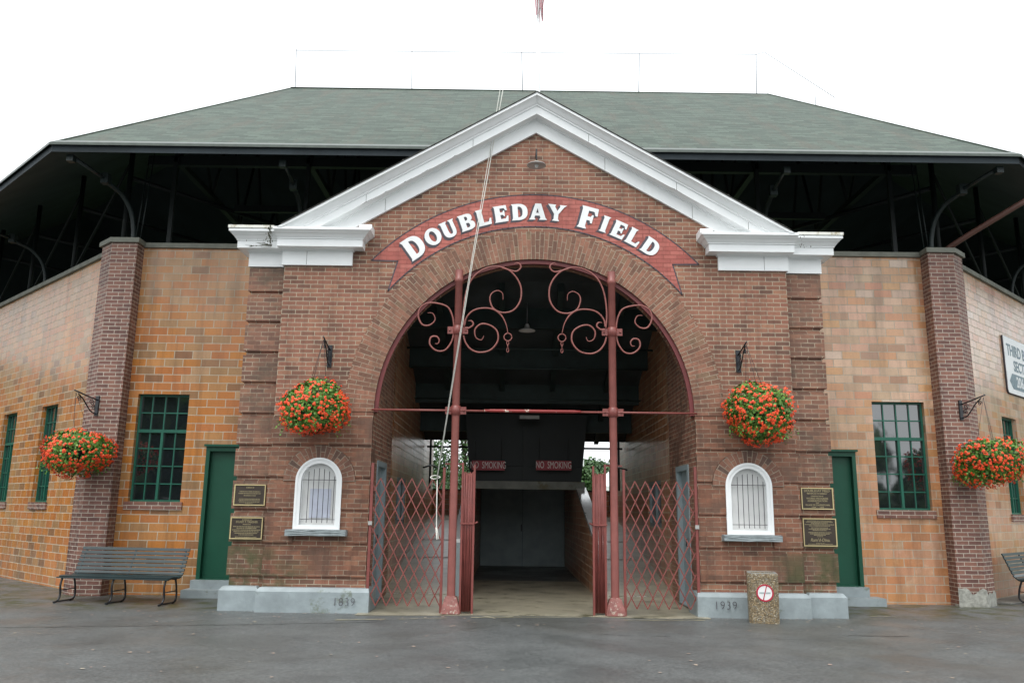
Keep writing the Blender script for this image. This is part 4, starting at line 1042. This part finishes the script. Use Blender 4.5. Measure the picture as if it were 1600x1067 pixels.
# ------------------------------------------------------------------ folding gates
def clipseg(x0, z0, x1, z1, xa, xb):
    if x0 > x1: x0, z0, x1, z1 = x1, z1, x0, z0
    if x1 < xa or x0 > xb: return None
    sl = (z1 - z0) / (x1 - x0)
    a = max(x0, xa); b = min(x1, xb)
    return a, z0 + sl * (a - x0), b, z0 + sl * (b - x0)
for sg in (-1, 1):
    side = 'left' if sg < 0 else 'right'
    t = thing('lattice_gate', f'red scissor lattice gate stretched across the {side} side of the arch', 'gate', (sg * 2.0, -.06, GZ), 'red folding gates')
    xa, xb = 1.46, 2.57; z0, z1 = .07, 2.04; pitch = .168; slope = 1.95
    run = (z1 - z0) / slope
    mb = MB()
    def strip(xA, zA, xB, zB, y):
        d = Vector((xB - xA, 0, zB - zA)).normalized(); nn = Vector((-d.z, 0, d.x)) * .0088
        p = [Vector((xA, y, zA)), Vector((xB, y, zB))]
        q = [p[0] - nn, p[1] - nn, p[1] + nn, p[0] + nn]
        q = [(sg * v.x, v.y, v.z) for v in q] + [(sg * v.x, v.y + .007, v.z) for v in q]
        mb.raw(q, [(0, 1, 2, 3), (4, 5, 6, 7), (0, 1, 5, 4), (1, 2, 6, 5), (2, 3, 7, 6), (3, 0, 4, 7)])
    k = xa - run
    while k < xb:
        s_ = clipseg(k, z0, k + run, z1, xa, xb)
        if s_ and s_[2] - s_[0] > .03: strip(*s_, -.10)
        s_ = clipseg(k, z1, k + run, z0, xa, xb)
        if s_ and s_[2] - s_[0] > .03: strip(*s_, -.088)
        k += pitch
    mb.build('lattice', 'redpaint', t)
    for x, zt, w in ((2.60, 2.28, .022), (1.445, 2.22, .020)):
        mb = MB(); mb.box(min(sg * (x - w), sg * (x + w)), max(sg * (x - w), sg * (x + w)), -.115, -.075, GZ + .01, zt); mb.build('gate_post', 'redpaint', t)
    mb = MB(); x_ = sg * 2.60; mb.box(x_ - .03, x_ + .03, -.14, -.116, 1.30, 1.36); mb.build('latch', 'ironlamp', t)
    # folded leaf
    t = thing('folded_gate', f'red folding gate bunched tight beside the {side} column', 'gate', (sg * 1.07, -.06, GZ), 'red folding gates')
    mb = MB()
    for i in range(14):
        x = .978 + .0118 * i + rr.uniform(-.002, .002); xx = sg * x
        mb.tube([(xx, -.10 + rr.uniform(-.03, .03), GZ + .04), (xx + rr.uniform(-.006, .006), -.11 + rr.uniform(-.02, .02), 1.1), (xx, -.10 + rr.uniform(-.03, .03), 2.14 + rr.uniform(-.02, .02))], .0085, 4)
    mb.build('folded_lattice', 'redpaint', t)
    for x, zt in ((1.145, 2.30), (.955, 2.27)):
        mb = MB(); mb.box(min(sg * (x - .016), sg * (x + .016)), max(sg * (x - .016), sg * (x + .016)), -.13, -.07, GZ + .005, zt); mb.build('gate_post', 'redpaint', t)
    mb = MB(); a, b = sorted((sg * .93, sg * 1.17)); mb.box(a, b, -.145, -.132, 1.33, 1.355); mb.box(a, b, -.068, -.06, 1.33, 1.355); mb.tube([(sg * .94, -.14, 1.34), (sg * .89, -.16, 1.37)], .013, 6); mb.build('strap', 'redpaint', t)
    mb = MB(); mb.box(min(sg * 1.145, sg * 1.44), max(sg * 1.145, sg * 1.44), .0, .02, 2.27, 2.295); mb.build('top_link', 'redpaint', t)

# ------------------------------------------------------------------ no smoking signs and hanging lamp
for x0, x1, z0, z1, lb in ((-1.32, -.52, 2.50, 2.73, 'left dull red NO SMOKING sign hanging in the dark passage'), (.24, 1.10, 2.52, 2.75, 'right dull red NO SMOKING sign hanging in the dark passage')):
    t = thing('no_smoking_sign', lb, 'sign', ((x0 + x1) / 2, 6.7, z0), 'no smoking signs')
    mb = MB(); mb.box(x0, x1, 6.70, 6.72, z0, z1); mb.build('board', 'signred', t)
    cx = (x0 + x1) / 2; cz = (z0 + z1) / 2
    text_mb('NO  SMOKING', .235, lambda a, b, d: (cx + a, 6.70 + d, cz + b), -.006, .004, sx=.56, bold=0).build('lettering', 'signtext', t)
    for x in (x0 + .08, x1 - .08):
        mb = MB(); mb.tube([(x, 6.71, z1), (x, 6.71, z1 + .5)], .006, 5); mb.build('hanger', 'iron', t)
t = thing('pendant_lamp', 'pale enamel pendant lamp hanging inside the dark archway', 'lamp', (-.07, 3.2, 5.9))
mb = MB(); mb.tube([(-.07, 3.2, 5.95), (-.07, 3.2, 5.38)], .01, 6); mb.build('cord', 'galv', t)
mb = MB(); mb.lathe([(.03, .14), (.05, .10), (.055, .05), (.17, 0), (.175, -.015), (.15, -.01), (.04, .04)], (-.07, 3.2, 5.22), 24); mb.build('lamp_shade', 'board', t)
t = thing('ceiling_light', 'dim oblong light fitting on the dark passage ceiling', 'lamp', (.05, 6.4, 3.95))
mb = MB(); mb.box(-.2, .33, 6.35, 6.5, 3.70, 3.82); mb.build('housing', 'darksteel', t)
mb = MB(); mb.box(-.17, .30, 6.33, 6.35, 3.72, 3.80); mb.build('diffuser', 'ironlamp', t)

# ------------------------------------------------------------------ hanging baskets
def basket(cx, cy, cz, hx, hz, seed, label, px, py, pz, dx, dy):
    r = random.Random(seed)
    b = thing('basket_bracket', label[0], 'bracket', (px, py, pz), 'wrought iron basket brackets')
    T = lambda a, z, s=0: (px + dx * a - dy * s, py + dy * a + dx * s, pz + z)
    mb = MB()
    P = [T(0, -.17, -.04), T(0, -.17, .04), T(0, .20, .04), T(0, .20, -.04)]; Q = [T(.02, -.17, -.04), T(.02, -.17, .04), T(.02, .20, .04), T(.02, .20, -.04)]
    mb.raw(P + Q, [(0, 1, 2, 3), (4, 5, 6, 7), (0, 1, 5, 4), (1, 2, 6, 5), (2, 3, 7, 6), (3, 0, 4, 7)]); mb.build('plate', 'iron', b)
    mb = MB(); mb.tube([T(.01, .12), T(.25, .17), T(.54, .24)], .013, 6); mb.tube(catmull([T(.02, -.14), T(.14, -.10), T(.24, .0), T(.33, .10), T(.45, .19)], 5), .011, 6); mb.build('arm', 'iron', b)
    mb = MB()
    for (a0, z0, rad) in ((.13, .06, .06), (.09, -.03, .05), (.42, .10, .045)):
        mb.tube([T(a0 + (rad * (1 - i / 22)) * math.cos(i * .5), z0 + (rad * (1 - i / 22)) * math.sin(i * .5)) for i in range(20)], .008, 5)
    mb.build('scroll', 'iron', b)
    tip = T(.50, .20)
    t = thing('flower_basket', label[1], 'flower basket', (cx, cy, cz), 'hanging flower baskets')
    mb = MB()
    for k in range(3):
        a = 2 * math.pi * k / 3 + .4; mb.tube([tip, (cx + .2 * math.cos(a), cy + .2 * math.sin(a), cz + hz * .45)], .0035, 4)
    mb.build('hanger_wires', 'iron', t)
    mb = MB(); mb.lathe([(.24, .06), (.22, -.06), (.14, -.2), (0, -.25)], (cx, cy, cz), 14); mb.build('planter', 'iron', t)
    # lumpy outline
    lumps = [(r.uniform(0, 6.28), r.uniform(-1, 1), r.uniform(.78, 1.20)) for _ in range(16)]
    def surf(d):
        s = 1.0
        for a, z, m_ in lumps:
            q = Vector((math.cos(a) * math.sqrt(1 - z * z), math.sin(a) * math.sqrt(1 - z * z), z)); w = max(0, d.dot(q) - .72) / .28
            s += (m_ - 1) * w
        return Vector((d.x * hx, d.y * hx, d.z * hz * (1 if d.z > 0 else 1.05))) * s
    def rdir():
        v = Vector((r.gauss(0, 1), r.gauss(0, 1), r.gauss(0, 1))); return v.normalized()
    c = Vector((cx, cy, cz)); mb = MB()
    def leafq(p, n, s, nv=6):
        a = n.cross(Vector((0, 0, 1)) if abs(n.z) < .9 else Vector((1, 0, 0))).normalized(); b2 = n.cross(a)
        ph = r.uniform(0, 6.28)
        mb.face([p + (a * math.cos(ph + 6.283 * i / nv) + b2 * math.sin(ph + 6.283 * i / nv)) * s * r.uniform(.75, 1.15) for i in range(nv)])
    for i in range(4600):
        d = rdir(); p = c + surf(d) * r.uniform(.55, 1.0) ** .5
        leafq(p, (d + rdir() * .8).normalized(), r.uniform(.013, .026))
    for i in range(70):      # trailing stems
        a = r.uniform(0, 6.28); d = Vector((math.cos(a), math.sin(a), r.uniform(-.9, -.3))).normalized(); p = c + surf(d)
        for k in range(r.randint(2, 6)): leafq(p + Vector((d.x * .02 * k, d.y * .02 * k, -.032 * k)) + rdir() * .015, rdir(), .017)
    mb.build('foliage', 'leaf', t, recalc=False)
    mb = MB()
    heads = 0
    while heads < 560:
        d = rdir()
        if r.random() < .75 * max(0, d.z * .8 + .2): continue
        heads += 1
        q = c + surf(d) * r.uniform(.97, 1.10); hr = r.uniform(.012, .034)
        for k in range(11):
            e = (d * .6 + rdir()).normalized(); leafq(q + e * hr * r.uniform(.5, 1.1), (e + d + Vector((0, -.4, 0))).normalized(), r.uniform(.008, .016), 5)
    mb.build('blossoms', 'petal', t, recalc=False)
basket(-3.53, -.47, 3.12, .53, .44, 1, ('scrolled black iron bracket on the brick left of the arch', 'round basket of orange red geraniums left of the arch above the ticket window'), -3.42, 0, 4.02, 0, -1)
basket(3.56, -.47, 3.12, .53, .47, 2, ('scrolled black iron bracket on the brick right of the arch', 'round basket of orange red geraniums right of the arch above the ticket window'), 3.40, 0, 4.02, 0, -1)
basket(-8.13, 1.33, 2.50, .57, .40, 3, ('scrolled black iron bracket on the far left brick pier', 'wide basket of orange red geraniums on the far left pier above the bench'), -8.13, 1.85, 3.36, -.37, -.93)
basket(8.20, 1.33, 2.52, .57, .40, 4, ('scrolled black iron bracket on the far right brick pier', 'wide basket of orange red geraniums on the far right pier by the direction sign'), 8.05, 1.85, 3.48, .37, -.93)

# ------------------------------------------------------------------ benches
def make_bench():
    t = thing('slatted_bench', 'dark green slatted bench against the left wall under the flower basket', 'bench', (0, 0, 0), 'slatted benches')
    L = 1.0
    prof = [(-.24, .405, 0), (-.175, .425, 8), (-.11, .43, 0), (-.045, .425, -4), (.02, .415, -6), (.085, .41, -4), (.15, .425, 20), (.205, .47, 50), (.235, .53, 66), (.262, .595, 68), (.288, .66, 68), (.314, .725, 68), (.340, .79, 68), (.366, .855, 68)]
    for i, (y, z, a) in enumerate(prof):
        mb = MB(); ca, sa = math.cos(R(a)), math.sin(R(a)); h = .027 if i < 7 else .025
        T = lambda x, u, v: (x, y + u * ca - v * sa, z + u * sa + v * ca)
        mb.box(-L, L, -h, h, -.010, .010, T); mb.build('slat', 'benchwood', t, local=True)
    for x in (-.93, 0, .93):
        mb = MB()
        mb.tube(catmull([(x, -.22, .39), (x, -.05, .41), (x, .10, .395), (x, .19, .44), (x, .25, .55), (x, .385, .87)], 4), .017, 6)
        mb.build('side_frame', 'iron', t, local=True)
        mb = MB(); mb.tube(catmull([(x, -.20, .395), (x, -.235, .28), (x, -.215, .12), (x, -.27, .03), (x, -.36, .016)], 4), .018, 6); mb.build('leg', 'iron', t, local=True)
        mb = MB(); mb.tube(catmull([(x, .10, .395), (x, .15, .25), (x, .17, .10), (x, .13, .03), (x, .05, .016)], 4), .018, 6); mb.tube([(x, .13, .02), (x, -.30, .02)], .014, 6); mb.build('leg', 'iron', t, local=True)
        mb = MB(); mb.tube([(x, -.21, .2), (x, .16, .2)], .009, 6); mb.build('brace', 'iron', t, local=True)
    return t
bench = make_bench(); bench.location = (-6.93, .90, GZ); bench.rotation_euler.z = R(-8)
b2 = copy_tree(bench); b2.location = (9.90, 2.90, GZ + .03); b2.rotation_euler.z = R(43); b2['label'] = 'dark slatted bench cut off by the right edge, beyond the right brick pier'

# ------------------------------------------------------------------ trash bin
cx, cy = 3.46, -.58
t = thing('litter_bin', 'square pebble finish concrete litter bin with a round no smoking sticker', 'bin', (cx, cy, GZ), rz=0)
def oct_(h, ch, x=cx, y=cy):
    return [(x - h + ch, y - h), (x + h - ch, y - h), (x + h, y - h + ch), (x + h, y + h - ch), (x + h - ch, y + h), (x - h + ch, y + h), (x - h, y + h - ch), (x - h, y - h + ch)]
RB = R(-13)
def rotp(p): 
    x, y = p[0] - cx, p[1] - cy; return (cx + x * math.cos(RB) - y * math.sin(RB), cy + x * math.sin(RB) + y * math.cos(RB))
lev = [(GZ, .214, .045), (.655, .222, .045), (.675, .215, .045), (.675, .165, .02), (.45, .16, .02)]
mb = MB(); vs = []
for z, h, ch in lev: vs += [(*rotp(p), z) for p in oct_(h, ch)]
fs = [(i * 8 + k, i * 8 + (k + 1) % 8, (i + 1) * 8 + (k + 1) % 8, (i + 1) * 8 + k) for i in range(len(lev) - 1) for k in range(8)] + [tuple(range(32, 40))]
mb.raw(vs, fs); mb.build('bin_body', 'agg', t)
mb = MB(); vs = []
for z, h, ch in ((.676, .216, .045), (.684, .205, .045), (.684, .168, .02), (.676, .164, .02)): vs += [(*rotp(p), z) for p in oct_(h, ch)]
mb.raw(vs, [(i * 8 + k, i * 8 + (k + 1) % 8, (i + 1) * 8 + (k + 1) % 8, (i + 1) * 8 + k) for i in range(3) for k in range(8)]); mb.build('rim', 'sidewalk', t)
M['stickwhite'] = mat('sticker_white', (.80, .80, .80), .4, var=.03); M['stickred'] = mat('sticker_red', (.45, .02, .05), .4, var=.05); M['stickgrey'] = mat('sticker_grey', (.45, .52, .53), .4)
def BT(a, b, d):
    p = rotp((cx + a + .02, cy - .2195 - .012 * b + d)); return (p[0], p[1], .40 + b)
def disc(r, n=32, x=0, z=0): return [(x + r * math.cos(2 * math.pi * i / n), z + r * math.sin(2 * math.pi * i / n)) for i in range(n)]
mb = MB(); mb.poly(disc(.125), BT, -.006, .012); st = mb.build('sticker', 'stickwhite', t)
mb = MB(); mb.poly(disc(.125), BT, -.010, -.0065, [disc(.103)]); mb.poly([(-.034, -.103), (-.022, -.107), (.034, .103), (.022, .107)], BT, -.010, -.0065); mb.build('red_ring', 'stickred', st)
mb = MB(); mb.poly([(-.08, -.012), (-.012, -.012), (-.008, .010), (-.08, .010)], BT, -.009, -.0065); mb.poly([(.012, -.012), (.08, -.010), (.08, .012), (.018, .012)], BT, -.009, -.0065); mb.build('cigarette_mark', 'stickgrey', st)

# ------------------------------------------------------------------ direction sign on the right wing
t = thing('section_sign', 'white direction sign lettered THIRD BASE SECTION on the right block wall', 'sign', sidept(1, 3.25, .02, 4.2))
TS1 = lambda a, b, d: (8.08 + a * c43 - d * s43, 2.15 + a * s43 + d * c43, b)
rc_ = .06
a0, a1, z0, z1 = 3.30, 5.35, 4.22, 5.50
ro = [(a0, z0 + rc_), (a0 + rc_, z0), (a1 - rc_, z0), (a1, z0 + rc_), (a1, z1 - rc_), (a1 - rc_, z1), (a0 + rc_ * .3, z1), (a0, z1 - rc_ * .3)]
mb = MB(); mb.poly(ro, TS1, -.045, -.005); bd = mb.build('board', 'white', t)
mb = MB(); mb.poly([(a0 - .012, z0 + rc_), (a0 + rc_, z0 - .012), (a1 - rc_, z0 - .012), (a1 + .012, z0 + rc_), (a1 + .012, z1 - rc_), (a1 - rc_, z1 + .012), (a0 + .01, z1 + .012), (a0 - .012, z1 - .01)], TS1, -.036, -.002); mb.build('edge_frame', 'darkline', t)
text_mb('THIRD BASE', .36, lambda a, b, d: TS1(4.36 + a, 5.20 + b, d), -.050, .004, sx=.93, bold=.008).build('lettering', 'blueink', t)
text_mb('SECTION', .34, lambda a, b, d: TS1(4.50 + a, 4.86 + b, d), -.050, .004, sx=.95, bold=.008).build('lettering', 'blueink', t)
mb = MB(); mb.poly([(3.46, 4.50), (3.66, 4.68), (5.2, 4.68), (5.2, 4.33), (3.66, 4.33)], TS1, -.050, -.046); mb.build('arrow', 'blueink', t)
text_mb('206', .33, lambda a, b, d: TS1(4.15 + a, 4.50 + b, d), -.056, .004, bold=.008).build('lettering', 'letter', t)

# ------------------------------------------------------------------ trees and far things
def tree(x, y, h, r_, seed, label, n=2600, leaf=.16, group=None, narrow=1.0, z0=GZ):
    r = random.Random(seed); t = thing('leafy_tree', label, 'tree', (x, y, z0), group)
    mb = MB(); th = h * .5
    mb.tube(catmull([(x, y, z0), (x + .05, y, z0 + th * .5), (x - .1, y + .1, z0 + th), (x, y, z0 + h * .85)], 4), [.022 * h * (1 - .8 * i / 12) for i in range(13)], 8)
    blobs = []
    for i in range(11):
        a = r.uniform(0, 6.28); zz = r.uniform(.34, .92); rr_ = r_ * (1.15 - abs(zz - .5)) * r.uniform(.35, .8) * narrow
        c = Vector((x + math.cos(a) * rr_, y + math.sin(a) * rr_, z0 + h * zz)); blobs.append((c, r_ * r.uniform(.30, .52)))
        mb.tube([(x, y, z0 + h * zz * .6), tuple((Vector((x, y, z0 + h * zz * .6)) + c) / 2 + Vector((0, 0, .2))), tuple(c)], [.007 * h, .005 * h, .002 * h], 5)
    mb.build('trunk', 'bark', t)
    mb = MB()
    for i in range(n):
        c, br = blobs[r.randrange(len(blobs))]
        d = Vector((r.gauss(0, 1), r.gauss(0, 1), r.gauss(0, 1))).normalized(); p = c + d * br * r.uniform(.5, 1.12)
        nn = (d + Vector((r.gauss(0, .6), r.gauss(0, .6), r.gauss(0, .6) + .4))).normalized(); a = nn.orthogonal().normalized(); b = nn.cross(a); s = leaf * r.uniform(.6, 1.4); ph = r.uniform(0, 6.28)
        mb.face([p + (a * math.cos(ph + 6.283 * k / 5) + b * math.sin(ph + 6.283 * k / 5)) * s for k in range(5)])
    mb.build('crown', 'treeleaf', t, recalc=False)
G1 = 'trees beyond the field'
tree(-7.4, 44, 12.5, 4.6, 21, 'tall leafy tree filling the gap left of the passage', 13000, .075, G1)
tree(-3.6, 47, 10.5, 3.8, 22, 'leafy tree beside the tall one in the left gap', 10000, .075, G1)
tree(-11.5, 50, 11, 4.5, 27, 'leafy tree furthest left beyond the field', 4000, .14, G1)
tree(3.85, 44, 7.3, 1.2, 23, 'narrow dark tree seen in the gap right of the passage', 6000, .08, G1, .7)
tree(4.9, 38, 4.6, 1.7, 24, 'low rounded tree under the narrow tree right of the passage', 5000, .08, G1)
tree(9.6, 60, 5.6, 3.2, 25, 'broad tree behind the white tent right of the passage', 4000, .13, G1)
tree(6.8, 72, 5.8, 3.6, 28, 'distant broad tree between the narrow tree and the tent', 4000, .14, G1)
mb = MB()
M['hill'] = mat('wooded_hill', (.055, .10, .055), .9, var=.35, vscale=.08, bump=1, bscale=.4)
NX = 60; vs = []
for i in range(NX + 1):
    x = -150 + 300 * i / NX
    hgt = 13 + 4 * math.sin(x * .03 + 1) + 1.6 * math.sin(x * .11) + rr.uniform(-.3, .3)
    vs += [(x, 200, GZ), (x, 225, hgt * .7), (x, 250, hgt), (x, 299, hgt * .6)]
mb.raw(vs, [(i * 4 + k, (i + 1) * 4 + k, (i + 1) * 4 + k + 1, i * 4 + k + 1) for i in range(NX) for k in range(3)], True)
tag(mb.build('hills', 'hill'), kind='structure')
t = thing('utility_pole', 'thin white pole standing before the trees right of the passage', 'pole', (3.35, 33, GZ))
mb = MB(); mb.lathe([(.07, 0), (.05, 5.0), (0, 5.02)], (3.35, 33, GZ), 8); mb.build('shaft', 'white', t)
mb = MB(); mb.box(3.42, 3.72, 32.95, 33.05, 4.0, 4.35); mb.build('pole_box', 'white', t)
t = thing('white_tent', 'white peaked tent standing before the trees right of the passage', 'tent', (5.5, 33, GZ))
mb = MB(); mb.raw([(4.3, 31.8, 2.9), (6.7, 31.8, 2.9), (6.7, 34.2, 2.9), (4.3, 34.2, 2.9), (5.5, 33, 4.1)], [(0, 1, 4), (1, 2, 4), (2, 3, 4), (3, 0, 4)])
for q in ((4.3, 31.8, 6.7, 31.8), (6.7, 31.8, 6.7, 34.2), (4.3, 34.2, 6.7, 34.2), (4.3, 31.8, 4.3, 34.2)): mb.face([(q[0], q[1], 2.65), (q[2], q[3], 2.65), (q[2], q[3], 2.9), (q[0], q[1], 2.9)])
mb.build('canopy', 'white', t)
mb = MB()
for x in (4.32, 6.68):
    for y in (31.82, 34.18): mb.tube([(x, y, GZ), (x, y, 2.9)], .03, 6)
mb.build('tent_poles', 'galv', t)
# trees across the car park behind the viewer: they show in the window glass and in the glazed blocks
G2 = 'trees across the car park behind the viewer'
for i, (x, y, h, r_, lb) in enumerate(((-52, -44, 15, 8, 'big tree mirrored in the far left windows'), (-36, -46, 14, 8, 'tall tree mirrored in the left windows'), (-24, -38, 13, 9, 'broad dark tree mirrored in the window left of the green door'), (-5, -50, 9, 6, 'low tree mirrored behind the arch side'), (10, -52, 8, 6, 'low broad tree mirrored in the right window edge'), (23, -44, 7.6, 5, 'rounded tree mirrored in the right window'), (33, -46, 5.6, 4.5, 'small tree mirrored low in the right window'), (47, -44, 7, 6, 'spreading tree mirrored in the far right window'), (-40, 2, 8.5, 8, 'tall tree mirrored at the near end of the left wing'), (-44, 20, 8.5, 8, 'tall tree mirrored at the far end of the left wing'), (42, 4, 8, 7, 'lower tree mirrored at the near end of the right wing'), (46, 22, 8, 7, 'lower tree mirrored at the far end of the right wing'))):
    tree(x, y, h, r_, 40 + i, lb, 7000 if i == 2 else 3000, .62, G2)

# ------------------------------------------------------------------ light, sky, camera
sc = bpy.context.scene
w = bpy.data.worlds.new('World'); sc.world = w; w.use_nodes = True
nt = w.node_tree; bg = nt.nodes['Background']
sky = nt.nodes.new('ShaderNodeTexSky'); sky.sky_type = 'NISHITA'; sky.sun_disc = False
SE, SA = R(58), R(200)
sky.sun_elevation = SE; sky.sun_rotation = SA; sky.dust_density = 6; sky.air_density = 1.0; sky.ozone_density = 1
hs = nt.nodes.new('ShaderNodeHueSaturation'); hs.inputs['Saturation'].default_value = .12; nt.links.new(sky.outputs[0], hs.inputs['Color'])
# overcast: the cloud layer evens the sky out and whitens it
mx = nt.nodes.new('ShaderNodeMix'); mx.data_type = 'RGBA'; mx.inputs[0].default_value = .72; mx.inputs[7].default_value = (9.7, 10.15, 10.45, 1)
nt.links.new(hs.outputs[0], mx.inputs[6]); nt.links.new(mx.outputs[2], bg.inputs['Color']); bg.inputs['Strength'].default_value = .1
sun = bpy.data.lights.new('sun', 'SUN'); sun.energy = .6; sun.angle = R(25); sun.color = (1, .97, .93)
so = bpy.data.objects.new('sun', sun); COL.objects.link(so)
dirv = Vector((-.35, -1.0, 1.9)).normalized(); so.rotation_euler = dirv.to_track_quat('Z', 'Y').to_euler(); so.location = (0, -20, 30)

f, pitch, roll = 1293.0, R(11.5), R(.72)
F = Vector((0, math.cos(pitch), math.sin(pitch))); R0 = Vector((1, 0, 0)); U0 = R0.cross(F)
Rv = R0 * math.cos(roll) + U0 * math.sin(roll); U = -R0 * math.sin(roll) + U0 * math.cos(roll)
cam = bpy.data.cameras.new('camera'); cam.sensor_width = 36; cam.lens = f / 1600 * 36; cam.clip_end = 2000
co = bpy.data.objects.new('camera', cam); COL.objects.link(co)
mtx = Matrix((Rv, U, -F)).transposed().to_4x4(); mtx.translation = Vector((-.38, -13.6, 1.56)); co.matrix_world = mtx
sc.camera = co
sc.view_settings.view_transform = 'Standard'; sc.view_settings.look = 'None'; sc.view_settings.gamma = 1; sc.view_settings.exposure = 1.0
